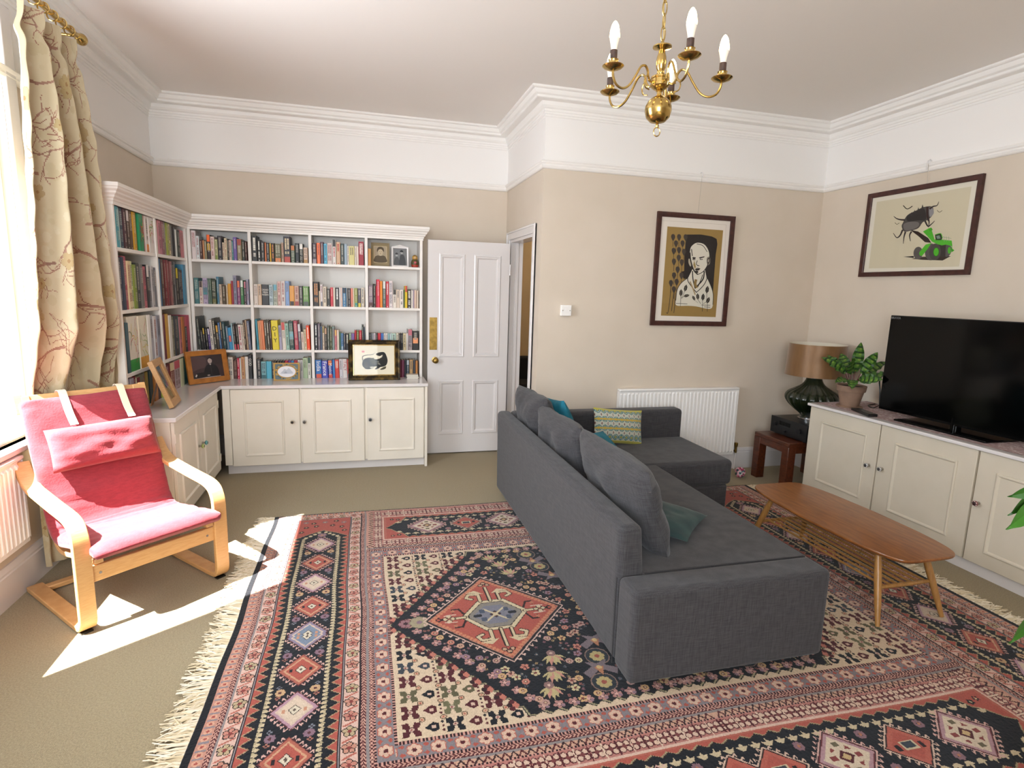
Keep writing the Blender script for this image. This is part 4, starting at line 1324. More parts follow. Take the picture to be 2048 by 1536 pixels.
for x, y in ((382, 425), (450, 425), (525, 425), (415, 497), (490, 495), (388, 582), (448, 572), (505, 592), (445, 660), (390, 705), (480, 712), (432, 795), (390, 862), (475, 862), (420, 935), (355, 950), (388, 1020)):
    A.poly([(x - 24, y), (x - 18, y - 26), (x, y - 35), (x + 18, y - 26), (x + 25, y), (x + 12, y + 30), (x, y + 48), (x - 12, y + 30)], '#463d38')
    A.line([(x, y + 30), (x - 3, y + 110)], 5, '#463d38')
A.line([(355, 990), (340, 1150), (318, 1288), (300, 1285)], 6, '#463d38'); A.line([(388, 1040), (370, 1180), (360, 1270)], 6, '#463d38'); A.line([(400, 1060), (398, 1180), (386, 1290)], 6, '#463d38')
A.sp([(548, 890), (470, 950), (424, 1030), (408, 1150), (420, 1205), (540, 1206), (640, 1212), (790, 1238), (830, 1190), (832, 1060), (800, 960), (765, 890), (690, 860), (610, 850)], PAP)
A.poly([(600, 790), (740, 780), (760, 880), (640, 1040), (545, 900)], PAP)
A.sp([(566, 600), (590, 530), (660, 482), (735, 500), (782, 560), (796, 650), (768, 745), (722, 815), (660, 850), (612, 800), (580, 700)], PAP)
A.sp([(560, 670), (556, 720), (580, 760), (590, 700)], '#b8ac98'); A.sp([(765, 660), (800, 650), (800, 720), (770, 740)], '#8a7f72')
for p, w in (([(566, 600), (585, 530), (650, 484), (735, 500), (786, 570), (797, 655), (770, 745), (722, 815), (660, 850)], 8), ([(650, 500), (720, 520), (770, 590)], 7), ([(590, 560), (600, 640)], 9), ([(572, 600), (580, 690), (615, 800), (660, 850)], 14),
             ([(545, 885), (550, 930), (600, 1000), (645, 1055)], 9), ([(775, 870), (740, 950), (690, 1010), (640, 1055)], 8), ([(600, 810), (605, 900), (630, 1010)], 12), ([(735, 810), (720, 900), (650, 985)], 14), ([(660, 990), (700, 900), (715, 850)], 8),
             ([(545, 890), (470, 950), (424, 1030), (408, 1150)], 7), ([(770, 890), (810, 980), (834, 1070), (830, 1190)], 7), ([(410, 1180), (540, 1185)], 5), ([(700, 1195), (800, 1195)], 5), ([(730, 1216), (800, 1218)], 5),
             ([(655, 690), (645, 735), (680, 752)], 7), ([(628, 800), (655, 775), (690, 785)], 6)):
    A.line(p, w, INK)
A.line([(640, 905), (630, 960), (650, 1000)], 30, '#8d7446'); A.line([(570, 930), (600, 1000), (630, 1080)], 14, '#a8906a')
A.poly([(600, 650), (640, 655), (632, 672), (604, 676)], INK); A.poly([(672, 655), (740, 640), (735, 652), (685, 668)], INK)
A.ell(617, 680, 16, 7, INK); A.ell(700, 676, 18, 7, INK); A.ell(617, 679, 6, 4, '#cfc8ba'); A.ell(702, 675, 6, 4, '#cfc8ba'); A.ell(657, 793, 26, 12, INK, -.15); A.ell(645, 820, 22, 14, INK)
A.poly([(640, 720), (656, 742), (680, 748), (660, 756)], INK); A.poly([(620, 690), (640, 760), (628, 790), (608, 740)], '#a08a58')
A.ell(782, 690, 16, 32, INK, .2); A.ell(782, 690, 9, 20, '#a89c8c', .2)
def lf(x, y, r, a, stem=None):
    ca, sa = math.cos(a), math.sin(a)
    A.poly([(x + u * ca - v * sa, y + u * sa + v * ca) for u, v in ((-r, 0), (-r * .4, -r * .42), (r * .4, -r * .4), (r, 0), (r * .4, r * .4), (-r * .4, r * .42))], INK)
    A.line([(x - r * .7 * ca, y - r * .7 * sa), (x + r * .7 * ca, y + r * .7 * sa)], 3, '#a89e8c')
    if stem: A.line(stem, 4, INK)
lf(467, 1060, 42, -1.5, [(465, 1100), (460, 1215)]); lf(520, 1005, 42, -1.3, [(505, 1045), (490, 1090), (470, 1115)]); lf(530, 1092, 36, -.25, [(500, 1100), (470, 1125)])
lf(612, 1118, 32, 1.1, [(625, 1145), (660, 1170)]); lf(657, 1100, 38, 1.5, [(660, 1135), (690, 1180)]); lf(717, 1105, 42, -1.45, [(712, 1145), (708, 1268)]); lf(765, 1020, 44, -1.4, [(760, 1060), (755, 1150), (720, 1180)]); lf(775, 1140, 40, -1.2, [(768, 1175), (764, 1268)])
A.build(t)
t2 = thing('picture_wire', 'thin wire hanging the portrait print from the picture rail', 'picture wire', (0, 0, 0))
b = MB(); b.cyl((2.735, YJ - .012, 2.238), (2.735, YJ - .030, ZR + .05), .0012, n=6); b.build('wire', mat('wire_grey', '#b5aea2', .5), t2)
b = MB(); b.tube([(2.735, YJ - .002, ZR + .068), (2.735, YJ - .020, ZR + .075), (2.735, YJ - .036, ZR + .062), (2.735, YJ - .035, ZR + .03)], .0025, 6); b.build('hook', MT['gloss'], t2)

# ---- green loader print on the right wall
t = pic_frame('framed_print', 'dark framed print of a green digger lifting a horned creature', .886, .654, .036, .024, MT['mahog'], (XR - .004, 3.425, 1.755), (0, 0, -PI / 2))
b = MB(); b.box(-.408, .408, -.009, -.005, .034, .62); b.build('mount', mat('mount_cream', '#ddd6c6', .9), t)
A = Art(homog([(213, 428), (1622, 168), (1488, 1410), (128, 1440)]), .886, .654, -.0095)
A.poly([(305, 520), (1462, 328), (1355, 1310), (240, 1335)], '#cdc3a8')
GR, DK, TY = '#4fae2c', '#3a3634', '#5a5552'
A.poly([(660, 1190), (790, 1180), (790, 1205)], '#2c2826'); A.poly([(760, 1215), (900, 1190), (1250, 1180), (1150, 1235), (900, 1228)], '#3a2f28')
A.ell(842, 1145, 58, 78, TY); A.ell(1195, 1105, 58, 85, TY); A.poly([(1060, 1040), (1180, 1020), (1180, 1190), (1060, 1190)], '#3a3532')
A.ell(1000, 1130, 75, 105, TY); A.ell(1050, 1130, 72, 104, '#4d4845'); A.ell(1064, 1130, 36, 55, '#2f7a1c'); A.ell(1064, 1130, 30, 48, GR); A.ell(1226, 1110, 20, 42, GR); A.ell(882, 1148, 26, 32, GR)
A.poly([(860, 1130), (930, 1040), (1000, 1020), (960, 1090), (900, 1170)], GR)
A.poly([(1000, 1000), (1080, 960), (1140, 980), (1250, 990), (1262, 1060), (1180, 1040), (1130, 1050), (1060, 1030)], GR); A.poly([(1245, 1000), (1262, 1090), (1290, 1110), (1255, 1135)], '#3f9a24')
A.poly([(1040, 920), (1110, 905), (1135, 960), (1120, 985), (1050, 985)], '#2c3a24'); A.poly([(1055, 935), (1095, 925), (1110, 965), (1070, 970)], '#7a8a80'); A.line([(1040, 920), (1110, 905), (1135, 960)], 8, GR)
for x in (1150, 1180, 1210): A.line([(x, 940), (x + 8, 1000)], 5, '#8a9a80')
A.line([(1140, 945), (1245, 965)], 5, '#8a9a80')
A.poly([(730, 860), (830, 880), (960, 960), (1000, 1020), (920, 1010), (840, 940)], '#33261f'); A.poly([(890, 880), (960, 840), (990, 830), (1000, 870), (1040, 980), (1010, 1005), (940, 930)], GR); A.poly([(960, 850), (995, 835), (1010, 860), (975, 880)], '#3f9a24')
A.sp([(640, 770), (690, 680), (800, 620), (890, 580), (985, 575), (1012, 640), (985, 700), (930, 745), (880, 770), (830, 840), (740, 870), (660, 880), (625, 820)], '#4a4543')
A.sp([(690, 690), (800, 630), (890, 600), (920, 730), (820, 745), (700, 755)], '#2f2b2a'); A.sp([(650, 790), (740, 760), (830, 770), (830, 820), (740, 862), (665, 865)], '#6d6764')
A.sp([(955, 590), (1000, 600), (1012, 660), (965, 700)], '#8d8a8c'); A.line([(930, 580), (935, 680), (955, 750)], 24, '#33201e')
for x, y in ((735, 665), (775, 635), (820, 605), (870, 570)): A.poly([(x - 12, y + 25), (x, y - 22), (x + 16, y + 18)], '#3a3433')
for p in ([(660, 740), (600, 735), (555, 720), (522, 695)], [(640, 860), (610, 930), (570, 955), (525, 900)], [(675, 885), (660, 950), (655, 1030)], [(750, 880), (728, 930), (742, 1000)], [(960, 605), (1000, 575), (1050, 560), (1070, 515)], [(950, 720), (962, 770), (955, 830)], [(910, 750), (950, 815), (990, 790), (1030, 750)]):
    A.line(p, 22, '#33292a', w2=6)
for x, y, s in ((690, 600, 1.0), (568, 790, .5), (1085, 640, .55)): A.line([(x - 58 * s, y - 38 * s), (x - 5 * s, y + 5 * s), (x + 58 * s, y - 30 * s)], 11 * s, '#3d3528'); 
A.build(t)
t2 = thing('picture_wire', 'picture cord and hook above the green digger print', 'picture wire', (0, 0, 0))
b = MB(); b.cyl((XR - .014, 3.38, 2.405), (XR - .030, 3.38, ZR + .05), .0012, n=6); b.build('wire', bpy.data.materials['wire_grey'], t2)
b = MB(); b.tube([(XR - .002, 3.38, ZR + .068), (XR - .020, 3.38, ZR + .08), (XR - .04, 3.38, ZR + .066), (XR - .038, 3.38, ZR + .01)], .004, 6); b.build('hook', MT['gloss'], t2)

# ---- panther print propped on the worktop
bg_ = mat('black_gold_frame', '#2e271c', .3, .5, '#8a6f3c', 22.0, (1, 1, 1), sharp=(.45, .75))
t = pic_frame('framed_print', 'black and gold framed panther print leaning on the shelves', .442, .352, .042, .024, bg_, (.105, 5.085, WT), (-.12, 0, 0),
              prof=[(0, 0), (0, .014), (.006, .020), (.014, .016), (.018, .018), (.028, .024), (.036, .018), (.042, .010), (.042, .004)])
b = MB(); b.box(-.181, .181, -.007, -.004, .040, .312); b.build('mount', mat('mount_ivory', '#e6dfc8', .9), t)
m = frame_mould(-.180, .180, .041, .311, -.006, 0, [(0, 0), (0, .006), (.004, .007), (.008, .003), (.008, 0)]); label_part(m.build('gold_slip', MT['brass'], t), 'thin gold inner slip')
A = Art(homog([(705, 592), (1500, 592), (1522, 1205), (722, 1222)]), .442, .352, -.0074)
PB = '#26292a'
A.sp([(930, 960), (960, 890), (1040, 865), (1130, 890), (1210, 870), (1240, 820), (1200, 840), (1140, 815), (1180, 785), (1265, 780), (1305, 840), (1322, 920), (1290, 990), (1200, 1010), (1130, 1000), (1080, 1035), (1000, 1045), (950, 1010)], PB)
A.sp([(1130, 1040), (1180, 990), (1230, 960), (1210, 1010), (1160, 1045)], PB); A.sp([(1210, 1045), (1260, 1010), (1300, 1000), (1290, 1035), (1240, 1052)], '#4d4a3a'); A.sp([(1045, 1010), (1100, 1000), (1110, 1025), (1070, 1030)], '#c8c4b4')
A.line([(940, 910), (935, 850), (1000, 825), (1090, 815), (1135, 780)], 14, PB, w2=4)
for p in ([(970, 940), (1000, 960), (975, 1000), (1020, 1010)], [(1060, 880), (1065, 930), (1100, 960), (1110, 910)], [(1150, 930), (1180, 920), (1175, 960), (1205, 950)], [(1180, 960), (1215, 975)], [(1245, 830), (1225, 870)], [(1120, 905), (1130, 980)]):
    A.line(p, 4, '#cfcbb8')
A.poly([(1045, 880), (1110, 865), (1125, 940), (1060, 960)], '#565a52'); A.ell(942, 772, 24, 16, '#d88a94')
A.build(t)
frame_stand(t, .12, .22, .075, .02, MT['black'])

# ---- soldier photograph in orange pine frame (corner of the worktop)
t = pic_frame('photo_frame', 'orange pine frame with a brown seated portrait photograph, in the corner', .345, .262, .040, .018, MT['pine'], (-1.205, 5.035, WT + .003), (-.16, 0, .80), 'photo frame')
f01 = lambda x, y: (x, y)
A = Art(f01, .345, .262, -.006)
A.poly([(.10, .13), (.90, .13), (.90, .87), (.10, .87)], '#463638'); A.sp([(.1, .4), (.3, .45), (.45, .5), (.45, .8), (.1, .8)], '#5a4545'); A.sp([(.62, .5), (.75, .55), (.9, .5), (.9, .86), (.6, .86)], '#3a3032')
A.sp([(.42, .17), (.40, .34), (.46, .50), (.55, .57), (.66, .55), (.74, .46), (.77, .3), (.74, .15)], '#1f1d1f'); A.sp([(.16, .17), (.2, .30), (.34, .33), (.44, .30), (.44, .16)], '#252021'); A.poly([(.12, .155), (.46, .175), (.8, .18), (.8, .165), (.12, .14)], '#b8aaa4'); A.poly([(.17, .22), (.20, .29), (.23, .27), (.20, .2)], '#cfc4be')
A.ell(.575, .67, .052, .085, '#b9a79f'); A.sp([(.52, .70), (.53, .77), (.60, .79), (.635, .72), (.62, .71), (.57, .745)], '#2a2322'); A.ell(.56, .685, .008, .007, '#3a2c2c'); A.ell(.595, .685, .008, .007, '#3a2c2c'); A.line([(.562, .625), (.592, .625)], .008, '#6a4a48'); A.poly([(.545, .57), (.6, .57), (.58, .53)], '#c9bcb4'); A.ell(.50, .225, .035, .02, '#b39f97'); A.line([(.575, .53), (.58, .24)], .006, '#4a4446')
A.build(t, 'photograph')
frame_stand(t, .16, .17, .07, .03, MT['pine'])
# ---- pale pine frame seen from the side
t = pic_frame('photo_frame', 'pale pine photo frame leaning back, seen side-on near the worktop end', .245, .315, .045, .028, MT['birch'], (-1.205, 4.10, WT + .004), (-.34, 0, PI / 2 + .10), 'photo frame')
A = Art(f01, .245, .315, -.008)
A.poly([(.17, .14), (.83, .14), (.83, .86), (.17, .86)], '#6a7a8c'); A.poly([(.17, .14), (.83, .14), (.83, .42), (.17, .36)], '#a08a5a'); A.poly([(.2, .36), (.8, .4), (.8, .5), (.2, .46)], '#8a5a7c'); A.sp([(.3, .5), (.5, .75), (.7, .55), (.6, .4), (.4, .4)], '#3f5a5c')
A.build(t, 'photograph')
frame_stand(t, .34, .21, .11, .035, MT['pine'])
# ---- ornamental card with oval picture
t = pic_frame('photo_frame', 'small ochre ornamental frame with a white oval picture', .208, .152, .010, .010, mat('ochre_edge', '#b58a35', .5), (-.622, 5.105, WT), (-.14, 0, 0), 'photo frame', glass=False)
A = Art(f01, .208, .152, -.0065)
A.poly([(.03, .04), (.97, .04), (.97, .96), (.03, .96)], '#b58f3f'); A.poly([(.06, .1), (.14, .06), (.86, .06), (.94, .1), (.94, .9), (.86, .94), (.14, .94), (.06, .9)], '#6d7c80')
rr = random.Random(4)
for k in range(40):
    a = 2 * PI * k / 40
    A.ell(.5 + .415 * math.cos(a), .5 + .40 * math.sin(a), .03, .035, rr.choice(['#b58f3f', '#c9a85a', '#54666c', '#8a9a94']), a, 8)
A.ell(.5, .5, .385, .35, '#c09240', n=32); A.ell(.5, .5, .345, .31, '#e9e9ee', n=32); A.sp([(.3, .42), (.36, .55), (.42, .66), (.5, .6), (.58, .7), (.68, .55), (.72, .42)], '#c4c8d0'); A.sp([(.4, .4), (.46, .52), (.52, .42)], '#a8adb8'); A.line([(.25, .4), (.75, .4)], .02, '#b8bcc8')
A.build(t, 'picture')
# ---- old photographs on the top shelf by the door
t = pic_frame('photo_frame', 'sepia portrait photograph in a brown card mount on the top shelf', .160, .205, .012, .008, mat('card_brown', '#8a7a5c', .7), (.170, 5.285, 1.741), (-.10, 0, .02), 'photo frame', glass=False)
A = Art(f01, .160, .205, -.004)
A.poly([(.05, .04), (.95, .04), (.95, .96), (.05, .96)], '#8f8062'); A.poly([(.14, .15), (.86, .15), (.86, .86), (.14, .86)], '#c9b592'); A.poly([(.17, .17), (.83, .17), (.83, .84), (.17, .84)], '#a89a84')
A.sp([(.18, .18), (.2, .38), (.35, .46), (.5, .44), (.68, .46), (.8, .38), (.82, .18)], '#5f5546'); A.ell(.51, .60, .125, .15, '#c4b498'); A.sp([(.33, .6), (.32, .72), (.4, .81), (.55, .83), (.68, .77), (.70, .62), (.63, .68), (.55, .73), (.45, .72), (.38, .67)], '#5a4f40')
A.ell(.46, .62, .016, .01, '#3a3028'); A.ell(.56, .62, .016, .01, '#3a3028'); A.line([(.47, .53), (.55, .53)], .014, '#7a5a4a'); A.line([(.51, .61), (.50, .57), (.52, .565)], .008, '#8a7860')
A.build(t, 'photograph')
t = pic_frame('photo_frame', 'silver photo frame with pointed top holding a grey double portrait', .150, .178, .016, .010, MT['chrome'], (.342, 5.285, 1.741), (-.10, 0, -.02), 'photo frame')
b = MB(); b.prism([(-.075, .176), (.075, .176), (.03, .188), (0, .198), (-.03, .188)], -.009, -.001, 'y'); b.build('pediment', MT['chrome'], t)
A = Art(f01, .150, .178, -.004)
A.poly([(.1, .08), (.9, .08), (.9, .92), (.1, .92)], '#7a7c7e'); A.sp([(.15, .1), (.18, .4), (.3, .5), (.42, .42), (.45, .1)], '#55585a'); A.sp([(.45, .1), (.5, .55), (.6, .62), (.75, .55), (.82, .1)], '#46494c'); A.ell(.3, .6, .07, .08, '#a8a8a6'); A.ell(.6, .72, .07, .08, '#a8a8a6'); A.sp([(.5, .75), (.55, .84), (.66, .82), (.69, .74)], '#33363a'); A.sp([(.22, .62), (.26, .70), (.35, .69), (.38, .62)], '#3d4042')
A.build(t, 'photograph')
# ---- nesting doll
t = thing('nesting_doll', 'painted wooden nesting doll at the end of the top shelf', 'ornament', (.474, 5.29, 1.741))
b = MB()
prof = [(.026, 0), (.030, .006), (.034, .025), (.035, .042), (.031, .058), (.024, .068), (.022, .074), (.0245, .086), (.023, .097), (.015, .108), (.005, .112), (0, .1125)]
cols = ['#8a2c20', '#a03524', '#4d4a28', '#57502c', '#5a5230', '#6d5a30', '#b5893a', '#c09a48', '#8a6a2c', '#7d5a24', '#6d4a1c']
for i in range(len(prof) - 1):
    b.lathe(prof[i:i + 2], 20, col=cols[i], caps=False)
b.add([(.02, 0, 0)] * 0, [])
d = b.build('body', MT['vcbook'], t, smooth=True, fixn=True)
b = MB(); b.sphere((0, -.0145, .088), .0135, 12, 8, col='#d9b48c', s=(1, .8, 1.1)); b.sphere((-.005, -.0255, .090), .0015, 6, 4, col='#2a1c14'); b.sphere((.005, -.0255, .090), .0015, 6, 4, col='#2a1c14'); b.sphere((0, -.0252, .083), .002, 6, 4, col='#b03a30'); b.build('face', MT['vcbook'], t, smooth=True)
b = MB()
for k in range(5):
    a = 2 * PI * k / 5; b.sphere((.008 * math.cos(a), -.0335, .043 + .008 * math.sin(a)), .005, 8, 5, col='#c0485a', s=(1, .3, 1))
b.sphere((0, -.0345, .043), .004, 8, 5, col='#d9a0a0', s=(1, .4, 1)); b.build('flower', MT['vcbook'], t, smooth=True)
# ---- pile of booklets
for k in range(4):
    b = MB(); x, y = .440 + .004 * math.sin(k * 2.1), 5.155 + .003 * k
    b.box(-.052, .052, -.04, .04, .0, .0015, col='#3a342c'); b.box(-.051, .051, -.039, .039, .0015, .0075, col='#e6e0d4'); b.box(-.052, .052, -.04, .04, .0075, .009, col='#d9d0c0')
    o = b.build('booklet', MT['vcbook'], loc=(x, y, WT + .0092 * k), rot=(0, 0, .05 * (k % 3) - .05))
    tag(o, ['bottom', 'second lowest', 'third lowest', 'topmost'][k] + ' of the small white-edged booklets piled on the worktop', 'booklet', 'booklets piled by the door')

# ------------------------------------------------------------------ helpers for soft things
def pillow(w, h, t, n=22, p=2.6, q=.55, noise_a=.006, seed=0, pinch=.06, sag=0.0):
    """closed cushion mesh, x width, z height (centred), y thickness"""
    b = MB()
    def P(i, j, s):
        u, v = -1 + 2 * i / n, -1 + 2 * j / n
        k = max(0.0, (1 - abs(u) ** p)) * max(0.0, (1 - abs(v) ** p))
        th = t / 2 * k ** q
        x = u * w / 2 * (1 - pinch * (1 - abs(v) ** 2) * abs(u)); z = v * h / 2 * (1 - pinch * (1 - abs(u) ** 2) * abs(v))
        nz = noise.noise(Vector((u * 2.2 + seed, v * 2.2, s * 3.1 + seed * .7))) * noise_a * 2 + noise.noise(Vector((u * 6 + seed, v * 5, s * 2))) * noise_a * .7
        return (x, s * (th + nz * k ** .3 * (1 if k > 0 else 0)) + sag * (v * v), z)
    idx = {}
    vs, fs = [], []
    for s in (-1, 1):
        for i in range(n + 1):
            for j in range(n + 1):
                e = i in (0, n) or j in (0, n)
                if e and s == 1:
                    idx[(1, i, j)] = idx[(-1, i, j)]
                    continue
                idx[(s, i, j)] = len(vs); vs.append(P(i, j, s))
        for i in range(n):
            for j in range(n):
                f = [idx[(s, i, j)], idx[(s, i + 1, j)], idx[(s, i + 1, j + 1)], idx[(s, i, j + 1)]]
                fs.append(f if s == -1 else f[::-1])
    b.add(vs, fs)
    return b

def strip(path, x0, x1, th, col=None):
    """bent laminated strip: profile path in (y, z), swept width x0..x1, thickness th"""
    b = MB()
    P = [Vector((0, y, z)) for y, z in path]
    rows = []
    m = len(P)
    for i in range(m):
        d = (P[min(i + 1, m - 1)] - P[max(i - 1, 0)]).normalized()
        nn = Vector((0, -d.z, d.y)) * th / 2
        rows.append([(x0, *(P[i] + nn)[1:]), (x1, *(P[i] + nn)[1:]), (x1, *(P[i] - nn)[1:]), (x0, *(P[i] - nn)[1:])])
    b.ring(rows, False, caps=True)
    return b
def sm2(pts, n=6):
    return [(p.x, p.y) for p in smoothpath([(a, c, 0) for a, c in pts], n)]

# ------------------------------------------------------------------ bentwood armchair
chair = thing('armchair', 'bentwood birch armchair with red cushion by the window', 'armchair', (-1.205, 2.665, .0), math.radians(42.0))
arm = [(.640, .665), (.622, .645), (.590, .608), (.545, .578), (.49, .560), (.40, .548), (.25, .532), (.14, .522), (.085, .512), (.045, .492), (.022, .455), (.014, .41), (.012, .30), (.012, .16), (.012, .075), (.018, .045), (.034, .026), (.06, .020), (.12, .018), (.30, .018), (.64, .018)]
armp = sm2(arm, 5)
for x in (0.0, .612):
    o = strip(armp, x, x + .068, .024).build('side_frame', MT['birch'], chair, bevel=.004, smooth=True)
    b = MB(); b.box(x + .008, x + .054, .02, .05, 0, .0075); b.build('foot_pad', MT['black'], chair)
b = MB(); b.box(.062, .618, .018, .042, .225, .300); b.build('front_rail', MT['birch'], chair, bevel=.004)
b = MB()
for x in (.10, .58): b.cyl((x, .0165, .262), (x, .0185, .262), .006, n=10)
b.build('bolt', MT['chrome'], chair)
b = MB(); b.box(.062, .618, .555, .600, .008, .032); b.build('rear_rail', MT['birch'], chair, bevel=.004)
seatp = sm2([(.0, .325), (.1, .308), (.22, .285), (.36, .262), (.43, .275), (.475, .34), (.51, .45), (.555, .60), (.61, .75), (.668, .90), (.70, .975)], 5)
for x in (.075, .57):
    strip(seatp, x, x + .035, .022).build('seat_rail', MT['birch'], chair, bevel=.003, smooth=True)
M = Matrix.Translation((0, .690, .940)) @ Matrix.Rotation(-.36, 4, 'X')
b = MB(); b.box(.075, .605, -.010, .008, -.045, .040, M=M); b.build('top_rail', MT['birch'], chair, bevel=.004)
b = MB()
for x in (.045, .600): b.box(x, x + .035, -.014, .012, -.05, .045, M=M)
b.build('top_post', MT['birch'], chair, bevel=.003)
for yy, zz in ((.12, .318), (.30, .285)):
    b = MB(); b.box(.11, .57, yy, yy + .05, zz - .012, zz); b.build('seat_slat', MT['birch'], chair, bevel=.003)
redc = mat('red_cotton', '#8e2d36', .85, 0, '#81262f', 30.0, (1, 1, 4), bump=.35, bscale=120, bdist=.004, sheen=.15)
cpath = [Vector((0, y, z)) for y, z in sm2([(-.045, .352), (-.02, .378), (.10, .368), (.24, .342), (.36, .322), (.435, .345), (.480, .43), (.520, .54), (.570, .68), (.622, .82), (.662, .925), (.676, .950)], 6)]
b = MB()
rows = []
m = len(cpath)
for i, p in enumerate(cpath):
    d = (cpath[min(i + 1, m - 1)] - cpath[max(i - 1, 0)]).normalized()
    nn = Vector((0, -d.z, d.y))
    e = min(1, min(i, m - 1 - i) / 3)
    th = .036 * (.35 + .65 * math.sin(e * PI / 2))
    hw = .282 * (.96 + .04 * e)
    r = []
    for k in range(36):
        a = 2 * PI * k / 36
        ca, sa = math.cos(a), math.sin(a)
        sx = math.copysign(abs(ca) ** .35, ca); sy = math.copysign(abs(sa) ** .6, sa)
        x = .34 + hw * sx
        wr = .012 * noise.noise(Vector((x * 7, i * .22, 1.3))) + .009 * noise.noise(Vector((x * 16, i * .6, 4.0)))
        if 20 < i < 34: wr += .006 * math.sin(i * 2.1 + 3 * noise.noise(Vector((x * 5, 0, 2)))) * (1 - abs(i - 27) / 8)
        q = p + nn * (th * sy + (wr if sa > 0 else 0))
        r.append((x, q.y, q.z))
    rows.append(r)
b.ring(rows, False, caps=True)
label_part(b.build('seat_cushion', redc, chair, smooth=True, angle=80), 'red cotton cushion')
pc_ = pillow(.49, .215, .12, 20, 4.0, .45, .008, 3, .03)
M = Matrix.Translation((.352, .512, .725)) @ Matrix.Rotation(-.36, 4, 'X')
for i in range(len(pc_.v)): pc_.v[i] = M @ pc_.v[i]
label_part(pc_.build('head_pillow', redc, chair, smooth=True, angle=80), 'red head pillow')
for x in (.215, .475):
    sp_ = strip(sm2([(.535, .835), (.585, .885), (.625, .945), (.655, .990), (.690, .990), (.705, .965)], 5), x, x + .034, .003)
    label_part(sp_.build('strap', mat('strap_canvas', '#d9c8ae', .8), chair), 'cream canvas strap')

# ------------------------------------------------------------------ curtain, pole and rings
CW, CH = 1.45, 2.70
CV = Canvas(CW, CH, .005, '#b0a080')
cr = random.Random(9)
for _ in range(900):   # soft weave mottling
    CV.disc(cr.uniform(0, CW), cr.uniform(0, CH), cr.uniform(.01, .03), cr.choice(['#b2a384', '#ad9d7c', '#b4a688', '#ab9b79']))
def branch(x, y, a, L, w, dep):
    pts = [(x, y)]
    for k in range(5):
        a += cr.gauss(0, .28)
        x += L / 5 * math.cos(a); y += L / 5 * math.sin(a)
        pts.append((x, y))
        if dep > 0 and cr.random() < .62:
            branch(x, y, a + cr.choice((-1, 1)) * cr.uniform(.5, 1.1), L * cr.uniform(.4, .65), w * .5, dep - 1)
    for i in range(5):
        CV.line(pts[i:i + 2], max(.0042, w * (1 - i * .16)), cr.choice(['#86604c', '#8f6852', '#7d5843']) if dep > 0 else cr.choice(['#80543f', '#94705a']))
for gy in range(13):
    for gx in range(4):
        x, y = (gx + .3 + .5 * (gy % 2) + cr.uniform(-.15, .15)) * CW / 4, (gy + .5) * CH / 13
        branch(x, y, cr.choice((0, PI)) + cr.uniform(-.7, .2), cr.uniform(.18, .34), .014, 2)
for _ in range(75):
    x, y, r = cr.uniform(0, CW), cr.uniform(0, CH), cr.uniform(.03, .055)
    c = cr.choice(['#a38e60', '#a79268', '#9f885d', '#ab9770'])
    for k in range(5):
        a = 2 * PI * k / 5 + x
        CV.disc(x + .55 * r * math.cos(a), y + .55 * r * math.sin(a), r * .40, '#98825a'); CV.disc(x + .55 * r * math.cos(a), y + .55 * r * math.sin(a), r * .36, c)
    CV.disc(x, y, r * .2, '#8a683c')
ny, nx = CV.a.shape[:2]
uu = np.linspace(0, 1, nx + 1); vv = np.linspace(0, 1, ny + 1)     # v: 0 top .. 1 bottom
UU, VV = np.meshgrid(uu, vv)
zz = 2.775 - VV * 2.715
t1 = np.clip((2.775 - zz) / 1.9, 0, 1); t2_ = np.clip((1.30 - zz) / .35, 0, 1)
x0 = -1.445 + t1 * (-.075) + t2_ * (-.085); y0 = 3.21 + .08 * t2_
x1 = -1.445 + t1 * .120 + t2_ * (-.055); y1 = 3.70 + .062 * t1
bx = x0 + (x1 - x0) * UU; by = y0 + (y1 - y0) * UU
amp = .030 + .034 * np.clip((2.775 - zz) / .5, 0, 1)
ph = 2 * PI * (3.9 * UU + .35 * np.sin(UU * 5 + 1) + .10 * np.sin(zz * 1.7 + UU * 6))
dx, dy = x1 - x0, y1 - y0
ln = np.sqrt(dx * dx + dy * dy)
amp = amp * np.clip(UU / .16, .05, 1) * (1 - .62 * t2_)
fold = amp * np.sin(ph) + .010 * np.sin(ph * 2.3 + zz * 1.1)
fine = .004 * np.sin(UU * 90 + 3 * np.sin(zz * 9)) * np.clip((zz - 2.55) / .2, 0, 1) + .003 * np.sin(zz * 34 + UU * 17) * np.sin(UU * 40)
pinch = np.exp(-((zz - 2.66) / .035) ** 2) * .018
X = bx + (dy / ln) * (fold + fine - pinch); Y = by - (dx / ln) * (fold + fine) + .012 * np.cos(ph) * (dy / ln)
pos = np.stack([X, Y, zz], -1)
cur = thing('curtain', 'floor length beige curtain embroidered with brown branches and gold blossom', 'curtain', (0, 0, 0))
color_grid('drape', np.clip(CV.a, 0, 1), pos, vc_mat('curtain_silk', .55, bump=.15, bscale=260, spec=.4, sheen=.3), cur)
pole = thing('curtain_pole', 'brass curtain pole with ball end above the window', 'curtain pole', (0, 0, 0))
PZ = 2.83
b = MB(); b.cyl((-1.445, 1.75, PZ), (-1.445, 3.77, PZ), .014, n=16); b.build('rod', MT['brass'], pole, smooth=True)
b = MB(); b.lathe([(0, 0), (.016, 0), (.018, .008), (.013, .014), (.024, .03), (.031, .045), (.029, .062), (.018, .074), (0, .078)], 18, M=Matrix.Translation((-1.445, 3.765, PZ)) @ Matrix.Rotation(-PI / 2, 4, 'X')); b.build('finial', MT['brass'], pole, smooth=True)
